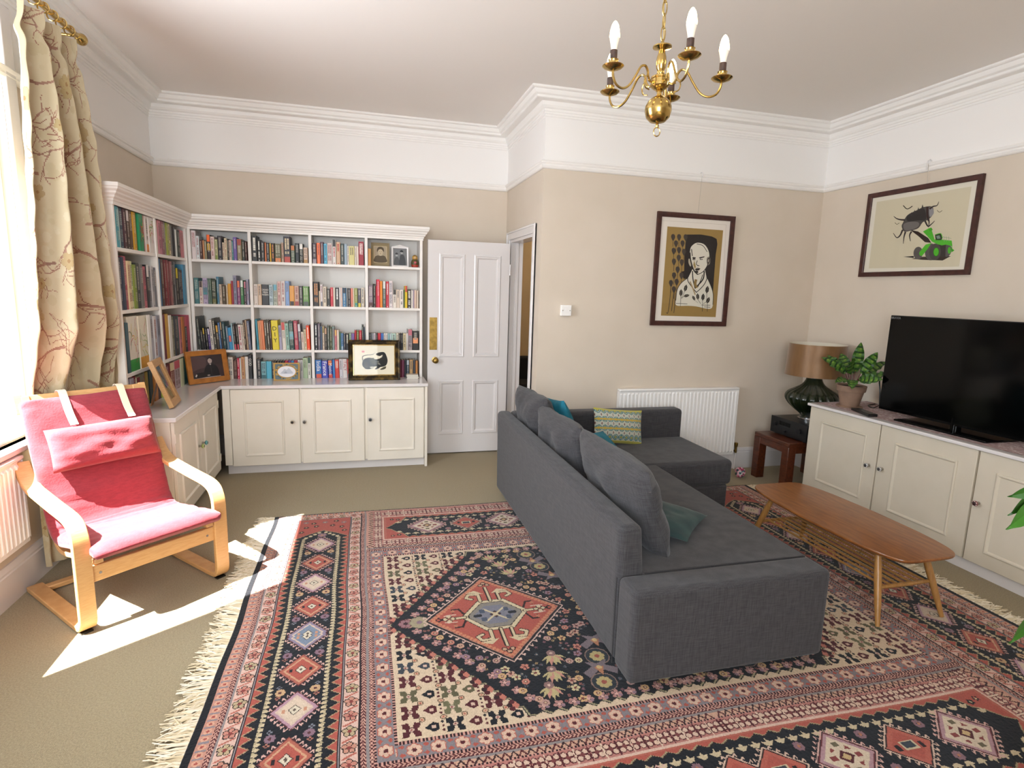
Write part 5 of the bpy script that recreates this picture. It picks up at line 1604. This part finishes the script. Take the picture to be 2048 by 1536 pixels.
for y in (1.95, 3.735):
    b = MB(); b.cyl((-1.445, y, PZ - .012), (XL, y, PZ - .012), .008); b.cyl((XL + .012, y, PZ - .012), (XL, y, PZ - .012), .03, n=16); b.build('bracket', MT['brass'], pole, smooth=True)
for k in range(6):
    y = 3.26 + k * .085
    b = MB(); b.tube([(-1.445 + .024 * math.cos(a), y, PZ + .024 * math.sin(a) - .007) for a in [2 * PI * i / 18 for i in range(18)]], .0035, 6, True)
    tag(b.build('curtain_ring', MT['brass'], smooth=True), 'brass curtain ring, %s from the ball end of the pole' % ORD[5 - k], 'curtain ring', 'rings carrying the curtain')

# ------------------------------------------------------------------ sofa
def weave_mat(name, c1, c2, sc=90.0):
    m, nt, b = new_mat(name)
    tc = nt.nodes.new('ShaderNodeTexCoord')
    outs = []
    for st in ((1, 1, .05), (.05, .05, 1)):
        mp = nt.nodes.new('ShaderNodeMapping'); mp.inputs['Scale'].default_value = st
        n = nt.nodes.new('ShaderNodeTexNoise'); n.inputs['Scale'].default_value = sc; n.inputs['Detail'].default_value = 3
        nt.links.new(tc.outputs['Object'], mp.inputs['Vector']); nt.links.new(mp.outputs[0], n.inputs['Vector'])
        outs.append(n)
    ad = nt.nodes.new('ShaderNodeMath'); ad.operation = 'ADD'
    nt.links.new(outs[0].outputs[0], ad.inputs[0]); nt.links.new(outs[1].outputs[0], ad.inputs[1])
    r = nt.nodes.new('ShaderNodeValToRGB')
    r.color_ramp.elements[0].position = .40; r.color_ramp.elements[1].position = .60
    r.color_ramp.elements[0].color = lin(c2); r.color_ramp.elements[1].color = lin(c1)
    hf = nt.nodes.new('ShaderNodeMath'); hf.operation = 'MULTIPLY'; hf.inputs[1].default_value = .5
    nt.links.new(ad.outputs[0], hf.inputs[0]); nt.links.new(hf.outputs[0], r.inputs[0]); nt.links.new(r.outputs[0], b.inputs['Base Color'])
    bp = nt.nodes.new('ShaderNodeBump'); bp.inputs['Strength'].default_value = .35; bp.inputs['Distance'].default_value = .002
    nt.links.new(hf.outputs[0], bp.inputs['Height']); nt.links.new(bp.outputs[0], b.inputs['Normal'])
    b.inputs['Roughness'].default_value = .95; b.inputs['Specular IOR Level'].default_value = .15; b.inputs['Sheen Weight'].default_value = .15
    return m
fab = weave_mat('sofa_fabric', '#484749', '#38373a', 330.0)
sofa = thing('corner_sofa', 'grey fabric corner sofa with chaise seen from behind', 'sofa', (0, 0, 0))
def soft(name, x0, x1, y0, y1, z0, z1, bev=.03, seg=4):
    b = MB(); b.box(x0, x1, y0, y1, z0, z1)
    return b.build(name, fab, sofa, bevel=bev, seg=seg)
b = MB()
b.add([(1.0, 1.955, .035), (1.15, 1.955, .035), (1.15, 4.125, .035), (1.0, 4.125, .035), (.992, 1.955, .635), (1.095, 1.955, .635), (1.095, 4.125, .655), (.992, 4.125, .655)],
      [(0, 3, 2, 1), (4, 5, 6, 7), (0, 1, 5, 4), (1, 2, 6, 5), (2, 3, 7, 6), (3, 0, 4, 7)])
b.build('backrest', fab, sofa, bevel=.032, seg=5)
soft('end_block', .994, 1.915, 1.81, 1.958, .035, .430, .026, 5)
soft('seat_base', 1.10, 1.885, 1.95, 3.32, .04, .265, .02)
soft('seat_cushion', 1.10, 1.908, 1.950, 3.31, .255, .4295, .012)
soft('chaise_base', 1.10, 2.49, 3.315, 4.00, .04, .255, .02)
soft('chaise_cushion', 1.10, 2.515, 3.305, 3.995, .25, .432, .035, 5)
soft('armrest', 1.09, 2.51, 3.985, 4.122, .035, .655, .032, 5)
for x, y in ((1.06, 1.90), (1.86, 1.88), (1.06, 4.06), (2.44, 4.05), (2.44, 3.37)):
    b = MB(); b.cyl((x, y, .0125), (x, y, .04), .022, .026, 14); b.build('foot', MT['black'], sofa)
b = MB()
for pth in ([(.9895, 1.957, .04), (.9895, 1.957, .42)], [(1.11, 1.953, .4285), (1.89, 1.953, .4285)]):
    b.tube(pth, .0022, 5)
b.build('piping', mat('sofa_seam', '#2d2c2e', .9), sofa)
cfab = fab
def sofa_cushion(yc, L, hh, lean, yawz, x, z, lab, seed, th=.19):
    b = pillow(L, hh, th, 24, 3.2, .50, .012, seed, .035)
    o = b.build('back_cushion', cfab, smooth=True, angle=80)
    o.matrix_world = Matrix.Translation((x, yc, z)) @ Matrix.Rotation(yawz, 4, 'Z') @ Matrix.Rotation(lean, 4, 'Y') @ Matrix.Rotation(PI / 2, 4, 'Z')
    tag(o, lab, 'cushion', 'loose back cushions of the grey sofa')
sofa_cushion(2.475, .84, .44, -.30, -.03, 1.235, .605, 'nearest large grey back cushion of the sofa, its corner folded', 1.0)
sofa_cushion(3.225, .74, .43, -.26, .02, 1.215, .605, 'middle large grey back cushion of the sofa', 5.0)
sofa_cushion(3.785, .60, .46, -.20, .05, 1.205, .635, 'farthest large grey back cushion of the sofa, by the doorway', 9.0)
def throw(name, w, h, t_, M, mtl, lab, seed, grp=None):
    b = pillow(w, h, t_, 24, 2.4, .55, .004, seed, .07)
    o = b.build(name, mtl, smooth=True, angle=80)
    o.matrix_world = M
    tag(o, lab, 'cushion', grp)
    return o
turq = mat('turquoise_cotton', '#157287', .8, 0, '#116478', 20.0)
velv = mat('teal_velvet', '#123d3c', .55, 0, '#0c2d30', 12.0, sheen=.1)
throw('throw_cushion', .44, .42, .14, Matrix.Translation((1.355, 3.70, .63)) @ Matrix.Rotation(.12, 4, 'Z') @ Matrix.Rotation(-.36, 4, 'Y') @ Matrix.Rotation(PI / 2, 4, 'Z') @ Matrix.Rotation(.10, 4, 'Y'), turq, 'turquoise cushion tucked behind the grey back cushions', 2)
throw('throw_cushion', .40, .38, .12, Matrix.Translation((1.52, 3.40, .50)) @ Matrix.Rotation(.35, 4, 'Z') @ Matrix.Rotation(-1.05, 4, 'X'), turq, 'bright blue cushion below the patterned cushion', 6)
throw('throw_cushion', .38, .36, .085, Matrix.Translation((1.43, 2.39, .47)) @ Matrix.Rotation(.75, 4, 'Z') @ Matrix.Rotation(-1.50, 4, 'X'), velv, 'dark teal velvet cushion lying on the seat', 8)
# patterned cushion: retro arches, per-cell colour
pcv = Canvas(.46, .30, .0042, '#b9bcae')
for rr_ in range(4):
    for cc in range(9):
        x = (cc + .5 + (.0)) * .46 / 9; y = .02 + rr_ * .075
        for r, c in ((.025, '#2f6d72'), (.019, '#b9bcae'), (.015, '#2f6d72'), (.009, '#a8a050')):
            pcv.disc(x, y, r, c)
        for r, c in ((.008, '#6a3a30'),):
            pcv.poly([(x + .0256, y + .022), (x + .030, y + .0375), (x + .0256, y + .053), (x + .021, y + .0375)], c)
for y in (.095, .17): 
    pcv.rect(0, .46, y - .006, y + .006, '#c2a444')
    for cc in range(9): pcv.disc((cc + .5) * .46 / 9, y, .011, '#c2a444')
pcv.rect(0, .46, 0, .016, '#b3ac4a'); pcv.rect(0, .46, .275, .3, '#b3ac4a')
pt = thing('throw_cushion', 'oblong cushion patterned with teal arches and mustard stripes', 'cushion', (1.872, 3.845, .565), rot=(-.28, .10, .06))
nyc, nxc = pcv.a.shape[:2]
for s in (-1, 1):
    gu = np.linspace(-1, 1, nxc + 1); gv = np.linspace(1, -1, nyc + 1)
    GU, GV = np.meshgrid(gu, gv)
    k = np.clip(1 - np.abs(GU) ** 2.4, 0, 1) * np.clip(1 - np.abs(GV) ** 2.4, 0, 1)
    ps = np.stack([s * -1 * GU * .21 * (1 - .06 * (1 - GV ** 2) * np.abs(GU)) * -1 if s < 0 else GU * -.21 * (1 - .06 * (1 - GV ** 2) * np.abs(GU)), s * .06 * k ** .55, GV * .135 * (1 - .06 * (1 - GU ** 2) * np.abs(GV))], -1)
    color_grid('cover_front' if s < 0 else 'cover_back', pcv.a, ps, vc_mat('arch_cotton_%d' % (s + 1), .85, sheen=.2), pt)

# crocheted ball and turned castor by the chaise
t = thing('crochet_ball', 'small pink and teal patterned ball beside the radiator pipe', 'ornament', (3.19, 4.10, .0))
b = MB(); rr = random.Random(2)
for k in range(70):
    a, z = rr.uniform(0, 2 * PI), rr.uniform(-1, 1)
    q = math.sqrt(1 - z * z) * .036
    b.sphere((q * math.cos(a), q * math.sin(a), .048 + .036 * z), .012, 6, 4, col=rr.choice(['#c9788f', '#e0d8d8', '#3f6a72', '#a83a5a', '#dcb0bc', '#2f4a50']))
b.build('yarn_ball', MT['vcbook'], t, smooth=True)

# ------------------------------------------------------------------ chandelier
ch = thing('chandelier', 'brass five-arm chandelier with lit candle bulbs on a chain', 'chandelier', (1.073, 2.03, 2.235))
b = MB()
b.lathe([(0, -.064), (.006, -.063), (.007, -.056), (.004, -.052), (.008, -.048)], 20)
b.lathe([(.008, -.048), (.028, -.043), (.043, -.028), (.049, -.006), (.048, .010), (.040, .027), (.026, .040), (.012, .046), (.009, .052), (.009, .060), (.014, .064), (.009, .068)], 28); b.build('ball', MT['brass'], ch, smooth=True)
b = MB(); b.lathe([(.009, .066), (.022, .070), (.030, .076), (.034, .080), (.034, .088), (.030, .090), (.030, .104), (.033, .106), (.033, .112), (.020, .118), (.012, .122)], 28); b.build('hub', MT['brass'], ch, smooth=True)
b = MB(); b.lathe([(.012, .120), (.014, .126), (.012, .132), (.017, .140), (.019, .160), (.017, .180), (.012, .196), (.010, .204), (.020, .208), (.034, .212), (.034, .216), (.012, .220), (.006, .230), (.004, .240), (0, .242)], 24); b.build('column', MT['brass'], ch, smooth=True)
b = MB(); b.tube([(.013 * math.cos(a), 0, -.078 + .016 * math.sin(a)) for a in [2 * PI * i / 16 for i in range(16)]], .0022, 6, True); b.build('ring', MT['brass'], ch, smooth=True)
z = .238; k = 0
HC = H - 2.235
while z < HC - .03:
    lk = []
    for i in range(14):
        a = 2 * PI * i / 14
        u, v = .0085 * math.cos(a), .026 * math.sin(a)
        lk.append((u, 0, z + .02 + v) if k % 2 == 0 else (0, u, z + .02 + v))
    b = MB(); b.tube(lk, .0021, 5, True); b.build('chain_link', MT['brass'], ch, smooth=True)
    z += .043; k += 1
b = MB(); b.lathe([(0, HC - .055), (.01, HC - .05), (.03, HC - .03), (.055, HC - .01), (.058, HC)], 24); b.build('ceiling_rose', MT['brass'], ch, smooth=True)
b = MB(); b.tube(smoothpath([(.006, .004, .24), (-.005, .006, .45), (.006, -.004, .65), (0, 0, HC - .04)], 8), .002, 6); b.build('cable', mat('flex_gold', '#b39a5c', .5), ch)
bulb_m = mat('bulb_glow', '#fff2dc', .4, emit='#ffdca6', estr=26.0)
bulb_w = mat('bulb_white', '#eee8dd', .4, emit='#ffe4bc', estr=.12)
burnt = mat('candle_tube', '#4a332a', .5, 0, '#2f201b', 40.0)
to_cam = math.atan2(-2.03, -1.073)
for n_ in range(5):
    ang = to_cam + math.radians(24 + 72 * n_)
    ca, sa = math.cos(ang), math.sin(ang)
    pp = lambda r, z_: (r * ca, r * sa, z_)
    a_ = MB(); a_.tube(smoothpath([pp(.030, .092), pp(.045, .088), pp(.058, .104), pp(.062, .122), pp(.075, .136), pp(.095, .128), pp(.118, .092), pp(.145, .056), pp(.174, .042), pp(.202, .050), pp(.216, .072), pp(.219, .092)], 5), .0042, 8)
    a_.tube(smoothpath([pp(.050, .060), pp(.068, .066), pp(.074, .086), pp(.066, .104), pp(.054, .098), pp(.056, .088)], 5), .0026, 6)
    arm_o = a_.build('arm', MT['brass'], ch, smooth=True)
    c = pp(.219, .090)
    b = MB(); b.lathe([(.004, 0), (.012, .002), (.030, .008), (.038, .015), (.037, .017), (.028, .011), (.012, .010)], 24, c); b.build('drip_pan', MT['brass'], arm_o, smooth=True)
    b = MB(); b.lathe([(.012, .010), (.018, .012), (.019, .017), (.0165, .020), (.0165, .034), (.018, .036), (.012, .036)], 20, c); b.build('candle_cup', MT['brass'], arm_o, smooth=True)
    b = MB(); b.lathe([(.0125, .034), (.0125, .066), (.010, .067)], 18, c); b.build('candle_tube', burnt, arm_o, smooth=True)
    b = MB(); b.lathe([(.010, .064), (.0105, .074), (.0115, .076), (.012, .082), (.0155, .096), (.0175, .106)], 18, c); b.build('bulb_base', bulb_w, arm_o, smooth=True)
    b = MB(); b.lathe([(.0175, .106), (.0175, .116), (.0155, .131), (.0115, .147), (.005, .158), (0, .161)], 18, c); b.build('bulb', bulb_m, arm_o, smooth=True)

# ------------------------------------------------------------------ coffee table
ct = thing('coffee_table', 'low elm coffee table with splayed legs and slatted shelf', 'coffee table', (2.585, 2.44, .0125))
out = []
for i in range(64):
    a = 2 * PI * i / 64
    ca, sa = math.cos(a), math.sin(a)
    y = .540 * math.copysign(abs(sa) ** .30, sa)
    x = (.240 - .044 * (abs(y) / .540) ** 2) * math.copysign(abs(ca) ** .30, ca)
    out.append((x, y))
b = MB()
rows = [[(x * k, y * (1 - (1 - k) * .4), z) for x, y in out] for k, z in ((.94, .338), (.985, .346), (1.0, .352), (1.0, .356), (.99, .360))]
b.ring(rows, False, caps=True); b.build('table_top', MT['elm'], ct, smooth=True, angle=50)
feet = []
for sx in (-1, 1):
    for sy in (-1, 1):
        p, q = Vector((sx * .140, sy * .37, .342)), Vector((sx * .20, sy * .475, 0))
        b = MB(); b.tube([p, p.lerp(q, .35), p.lerp(q, .7), q], [.014, .018, .016, .010], 12); b.build('leg', MT['beech'], ct, smooth=True)
for sy in (-1, 1):
    b = MB(); b.tube([(-.166, sy * .415, .165), (0, sy * .415, .165), (.166, sy * .415, .165)], [.009, .012, .009], 10); b.build('cross_rail', MT['beech'], ct, smooth=True)
for k in range(7):
    x = -.129 + k * .043
    b = MB(); b.cyl((x, -.415, .172), (x, .415, .172), .0065, n=8); b.build('shelf_slat', MT['beech'], ct, smooth=True)

# ------------------------------------------------------------------ television cabinet
tc = thing('tv_cabinet', 'long ivory cupboard with panelled doors under the television', 'cupboard', (0, 0, 0))
CX = 3.42
b = MB(); b.box(CX + .021, XR - .004, 1.66, 3.632, .07, .735); b.build('carcass', MT['cream2'], tc, bevel=.002)
b = MB(); b.box(CX + .03, XR - .03, 1.67, 3.62, 0, .07); b.build('plinth', MT['gloss'], tc)
b = MB(); b.box(CX - .022, XR - .003, 1.64, 3.65, .735, .757); b.build('top', MT['gloss'], tc, bevel=.005)
KC = ('#6d6a66', '#a8a6a4', '#3d3b3a', '#e6e4e2', 'round black and white patterned knob')
KR = ('#5a2f30', '#8a5a58', '#3a1f20', '#e0d0cc', 'round maroon and white patterned knob')
def knob_door(y0, y1, pan, kn, kc): return cup_door(tc, 'x', CX, y0, y1, .075, .73, pan, kn, kc, MT['cream2'], -1)
knob_door(3.004, 3.632, (3.095, 3.510, .165, .638), (3.052, .428), KC)
knob_door(2.362, 2.994, (2.462, 2.874, .163, .638), (2.946, .434), KC)
knob_door(1.67, 2.350, (1.77, 2.246, .156, .632), (2.315, .430), KR)
run = MB()
clothc = Canvas(.50, 1.90, .008, '#9c7f7c')
rr = random.Random(6)
for _ in range(3600):
    clothc.disc(rr.uniform(0, .5), rr.uniform(0, 1.9), rr.uniform(.004, .010), rr.choice(['#b39a98', '#86625f', '#c4b2b0', '#a58582', '#8f6f6e']))
ny, nx = clothc.a.shape[:2]
GU, GV = np.meshgrid(np.linspace(3.452, 3.95, nx + 1), np.linspace(3.63, 1.70, ny + 1))
color_grid('table_runner', clothc.a, np.stack([GU, GV, .7592 + .0006 * np.sin(GU * 60) * np.sin(GV * 45)], -1), vc_mat('runner_cloth', .9, sheen=.1))
tag(bpy.data.objects['table_runner'], 'dusky pink mottled cloth covering the cabinet top', 'cloth')

tv = thing('television', 'large black flat-screen television on the ivory cabinet', 'television', (3.66, 2.69, .760))
blk = mat('tv_gloss_black', '#040404', .1, spec=.22)
b = MB(); b.box(-.02, .025, -.545, .545, .030, .706); b.build('bezel', MT['black'], tv, bevel=.004)
b = MB(); b.box(-.0225, -.0195, -.540, .540, .035, .701); b.build('screen', blk, tv)
b = MB(); b.cyl((.005, 0, .012), (.005, 0, .08), .03, n=16); b.build('neck', blk, tv, smooth=True)
b = MB(); b.box(-.155, .12, -.30, .30, 0.0, .012); b.build('stand_base', blk, tv, bevel=.004)
text_obj('badge', 'BRAVIA', .022, Matrix.Translation((-.0228, .500, .688)) @ Matrix.Rotation(-PI / 2, 4, 'Z') @ Matrix.Rotation(PI / 2, 4, 'X'), mat('badge_grey', '#77777a', .5), tv)
tb = thing('media_remote', 'slim black set-top box in front of the potted plant', 'electronics', (3.492, 3.215, .760), 1.25)
b = MB(); b.box(-.115, .115, -.032, .032, 0, .020); b.build('body', MT['black'], tb, bevel=.003)
b = MB(); b.box(-.1, .1, -.0325, -.0318, .006, .014); b.build('front_strip', blk, tb)
b = MB(); b.tube(smoothpath([(3.72, 3.30, .80), (3.74, 3.33, .90), (3.74, 3.34, 1.0), (3.70, 3.20, 1.06)], 8), .005, 8); b.tube(smoothpath([(3.72, 3.30, .80), (3.73, 3.36, .766), (3.78, 3.45, .765), (3.9, 3.5, .764)], 8), .004, 8)
tag(b.build('cable', MT['black'], smooth=True), 'black cable looping behind the left side of the television', 'cable')

# ------------------------------------------------------------------ stool, amplifier, lamp
st = thing('side_table', 'low dark reddish wooden stool table in the corner', 'side table', (3.64, 3.94, 0))
b = MB(); b.box(-.30, .30, -.21, .21, .365, .402); b.build('table_top', MT['sheesham'], st, bevel=.006)
b = MB()
for y in (-.205, .165): b.box(-.23, .23, y, y + .04, .31, .366)
b.build('apron_long', MT['sheesham'], st, bevel=.003)
b = MB()
for x in (-.295, .255): b.box(x, x + .04, -.14, .14, .31, .366)
b.build('apron_short', MT['sheesham'], st, bevel=.003)
for sx in (-1, 1):
    for sy in (-1, 1):
        x0, y0_ = (sx * .30 if sx < 0 else .225), (sy * .21 if sy < 0 else .135)
        b = MB(); b.box(x0, x0 + .075, y0_, y0_ + .075, 0, .366); b.build('leg', MT['sheesham'], st, bevel=.004)
am = thing('amplifier', 'black hi-fi amplifier under the table lamp', 'amplifier', (3.655, 3.91, .402))
b = MB(); b.box(-.185, .185, -.215, .20, .012, .150); b.build('case', MT['black'], am, bevel=.003)
b = MB(); b.box(-.190, -.185, -.217, .202, .010, .152); b.build('front_panel', mat('amp_front', '#111113', .3), am, bevel=.002)
for y, z_, r in ((-.14, .085, .022), (.14, .085, .016), (.02, .045, .007)):
    b = MB(); b.cyl((-.190, y, z_), (-.206, y, z_), r, n=20); b.build('dial', mat('dial_%d' % int(r * 1e4), '#2a2a2d', .3, .6), am, smooth=True)
b = MB(); b.box(-.1912, -.1900, -.03, .10, .09, .125); b.build('display', blk, am)
for sx in (-.15, .15):
    for sy in (-.17, .16):
        b = MB(); b.cyl((sx, sy, 0), (sx, sy, .013), .02, n=12); b.build('foot', MT['black'], am)
lp = thing('table_lamp', 'table lamp with ribbed green glass base and bronze drum shade', 'lamp', (3.69, 3.92, .553))
b = MB()
prof = [(.070, .020), (.085, .045), (.135, .085), (.185, .130), (.212, .172), (.212, .200), (.190, .232), (.140, .262), (.095, .292), (.070, .325), (.060, .355), (.058, .372), (.03, .374)]
nn_ = 144
rows = []
for r, z_ in sm2(prof, 4):
    rb = min(1, max(0, (r - .06) / .1))
    rows.append([((r * (1 - .075 * rb * (1 - abs(math.sin(9 * PI * 2 * j / nn_))) ** 2.2)) * math.cos(2 * PI * j / nn_), (r * (1 - .075 * rb * (1 - abs(math.sin(9 * PI * 2 * j / nn_))) ** 2.2)) * math.sin(2 * PI * j / nn_), z_) for j in range(nn_)])
b.ring(rows, False, caps=True); b.build('base', mat('green_glass', '#18210f', .22, 0, '#10170b', 3.0, coat=.15), lp, smooth=True, angle=60)
b = MB(); b.lathe([(0, 0), (.095, 0), (.096, .008), (.080, .012), (.080, .020), (.06, .022)], 32); b.build('foot', MT['chrome'], lp, smooth=True)
b = MB(); b.lathe([(.012, .37), (.012, .42), (.016, .425), (.016, .47), (.01, .48)], 14); b.build('lamp_holder', MT['brassold'], lp, smooth=True)
shm = bpy.data.materials.new('shade_bronze')
shm = mat('shade_bronze', '#7d5932', .42, .2, '#74512c', 40.0, (1, 1, .2), sheen=.3, bstretch=(1, 1, 1), bump=.1, bscale=400)
b = MB()
rows = [[(r * math.cos(2 * PI * j / 48), r * math.sin(2 * PI * j / 48), z_) for j in range(48)] for r, z_ in ((.234, .378), (.218, .642), (.214, .642), (.230, .378))]
b.ring(rows[:2], False, mi=0); b.ring(rows[1:3], False, mi=1); b.ring(rows[2:], False, mi=1)
b.build('shade', [shm, mat('shade_lining', '#e4dccb', .8)], lp, smooth=True, angle=60)
b = MB()
for k in range(3):
    a = 2 * PI * k / 3; b.cyl((0, 0, .60), (.215 * math.cos(a), .215 * math.sin(a), .60), .002, n=6)
b.cyl((0, 0, .47), (0, 0, .60), .003, n=6); b.build('shade_carrier', MT['chrome'], lp)
b = MB(); b.tube(smoothpath([(3.75, 3.68, .40), (3.74, 3.66, .30), (3.77, 3.66, .15), (3.82, 3.70, .03), (3.86, 3.75, .012)], 6), .004, 6)
tag(b.build('cable', MT['black'], smooth=True), 'thin black cable dropping behind the dark wooden stool', 'cable')

# ------------------------------------------------------------------ prayer plant in clay pot
pp_ = thing('potted_plant', 'rattlesnake plant with striped wavy leaves in a clay pot', 'plant', (3.60, 3.452, .7600))
clay = mat('clay_pot', '#8f7360', .85, 0, '#7d6453', 12.0)
b = MB(); b.lathe([(0, 0), (.090, 0), (.092, .006), (.086, .010)], 28); b.build('saucer', clay, pp_, smooth=True)
b = MB(); b.lathe([(0, .008), (.062, .008), (.064, .012), (.088, .120), (.097, .122), (.103, .165), (.095, .167), (.090, .150), (0, .150)], 32); b.build('pot', clay, pp_, smooth=True, angle=30)
b = MB(); b.lathe([(0, .1505), (.089, .1505), (.085, .156), (0, .158)], 20); b.build('soil', mat('soil', '#2e241c', 1.0), pp_)
leafm = vc_mat('calathea_leaf', .4, spec=.4)
def blade(L, wd, curve, seed):
    """leaf along +y from the origin, wavy edges, striped; bends down by curve"""
    b = MB(); n = 16
    rr = random.Random(seed)
    th = 0; p = Vector((0, 0, 0)); rows = []
    for i in range(n + 1):
        t = i / n
        w = wd * (math.sin(PI * min(1, t * .98 + .02)) ** .75) * (1 - .25 * t) if 0 < i < n else .001
        wv = .010 * math.sin(t * 26 + seed) * math.sin(PI * t)
        rows.append([p + Vector((-w, 0, wv)), p + Vector((-w * .5, 0, -.004)), p + Vector((0, 0, -.007)), p + Vector((w * .5, 0, -.004)), p + Vector((w, 0, -wv))])
        th = -curve * t
        p = p + Vector((0, math.cos(th), math.sin(th))) * (L / n)
    for i in range(n):
        for j in range(4):
            side = j in (1, 2)
            c = '#4d7328' if not (i % 3 == 1 and side) else '#1a3618'
            if not side: c = '#375c20' if i % 3 != 1 else '#1e3c18'
            if j == 2 and i % 3 == 0: c = '#6f8a36'
            b.add([rows[i][j], rows[i][j + 1], rows[i + 1][j + 1], rows[i + 1][j]], [(0, 1, 2, 3)], col=c)
    return b
# az: direction in plan, el: elevation, L, stem length
lv = [(250, 82, .23, .12, .2), (178, 42, .22, .11, .75), (205, 62, .17, .10, .5), (300, 60, .21, .11, .5), (330, 45, .20, .10, .6), (285, 24, .22, .09, .5), (262, 12, .19, .08, .5), (225, 8, .13, .07, 1.3), (195, 18, .14, .06, .9),
      (90, 60, .20, .10, .7), (40, 50, .20, .10, .8), (140, 55, .19, .10, .6)]
for i, (az, el, L, sl, cv) in enumerate(lv):
    a, e = math.radians(az), math.radians(el)
    d = Vector((math.cos(a) * math.cos(e), math.sin(a) * math.cos(e), math.sin(e)))
    base = Vector((.018 * math.cos(a), .018 * math.sin(a), .155))
    tip = base + Vector((d.x * .5, d.y * .5, max(.75, d.z))) .normalized() * sl
    s_ = MB(); s_.tube([base, base.lerp(tip, .5) + Vector((0, 0, .006)), tip], .0028, 6, col='#5a2c30')
    s_.build('stem', MT['vcbook'], pp_, smooth=True)
    lb = blade(L, .044 if L > .16 else .04, cv, i)
    side = d.cross(Vector((-.70, -.68, .35)) + Vector((0, 0, .6 * (i % 3)))).normalized()
    up = side.cross(d) * -1
    M = Matrix((side, d, -up if up.z < 0 else up)).transposed().to_4x4()
    M.translation = tip
    for k in range(len(lb.v)): lb.v[k] = M @ lb.v[k]
    lb.build('leaf', leafm, pp_, smooth=True, angle=80, fixn=False)

# ------------------------------------------------------------------ weeping fig at the right, close to the camera
fg = thing('weeping_fig', 'leafy green fig plant reaching in from the right edge', 'plant', (1.93, .84, 0))
b = MB(); b.lathe([(0, 0), (.10, 0), (.135, .24), (.145, .25), (.145, .27), (.13, .27), (.12, .22), (0, .22)], 28); b.build('pot', clay, fg, smooth=True, angle=30)
b = MB(); b.tube(smoothpath([(0, 0, .2), (.02, -.02, .6), (-.01, .0, 1.0), (.02, .02, 1.35)], 6), [.012] * 18 + [.006], 8); b.build('trunk', mat('fig_bark', '#6d5d4a', .9), fg, smooth=True)
figm = vc_mat('fig_leaf', .35, spec=.5)
def figleaf(p, d, L, w, seed, shade_):
    b = MB(); n = 8
    d = Vector(d).normalized(); s = d.cross(Vector((.2, -1, .3))).normalized(); u = s.cross(d)
    rows = []
    for i in range(n + 1):
        t = i / n
        ww = w * math.sin(PI * t ** .8) * (1 if t < .75 else 1 - (t - .75) * 1.2) if 0 < i < n else .0006
        c = Vector(p) + d * L * t + u * (-.02 * t * t)
        rows.append([c + s * ww + u * .004, c, c - s * ww + u * .004])
    for i in range(n):
        for j in range(2):
            b.add([rows[i][j], rows[i][j + 1], rows[i + 1][j + 1], rows[i + 1][j]], [(0, 1, 2, 3)], col=shade_)
    return b
LV = [((-.255, .17, 1.085), (-.55, 0, -.85), .085, .020), ((-.235, .165, 1.065), (-.75, -.1, -.65), .12, .030), ((-.27, .15, 1.10), (-.6, .1, -.25), .07, .016), ((-.26, .115, .79), (-.35, 0, -.94), .115, .032), ((-.20, .10, .84), (-.3, -.1, -.3), .07, .02),
      ((-.12, .05, 1.15), (.1, .2, -.9), .10, .028), ((-.05, -.1, 1.2), (.3, -.3, -.8), .10, .028), ((.12, .05, 1.25), (.6, .1, -.7), .10, .028), ((.15, -.08, .95), (.6, -.3, -.7), .10, .028), ((.02, .15, 1.35), (0, .6, -.6), .10, .028), ((.05, -.12, .85), (.1, -.8, -.6), .1, .028)]
for i, (p, d, L, w) in enumerate(LV):
    lb = figleaf(p, d, L, w, i, ['#34691f', '#3d7626', '#2c5c1c'][i % 3])
    lb.build('leaf', figm, fg, smooth=True, angle=80, fixn=False)
    b = MB(); z0_ = p[2] + .03
    b.tube(smoothpath([(0, .0, min(1.3, z0_)), (p[0] * .5, p[1] * .5, z0_ + .05), p], 5), .0028, 6); b.build('twig', bpy.data.materials['fig_bark'], fg, smooth=True)
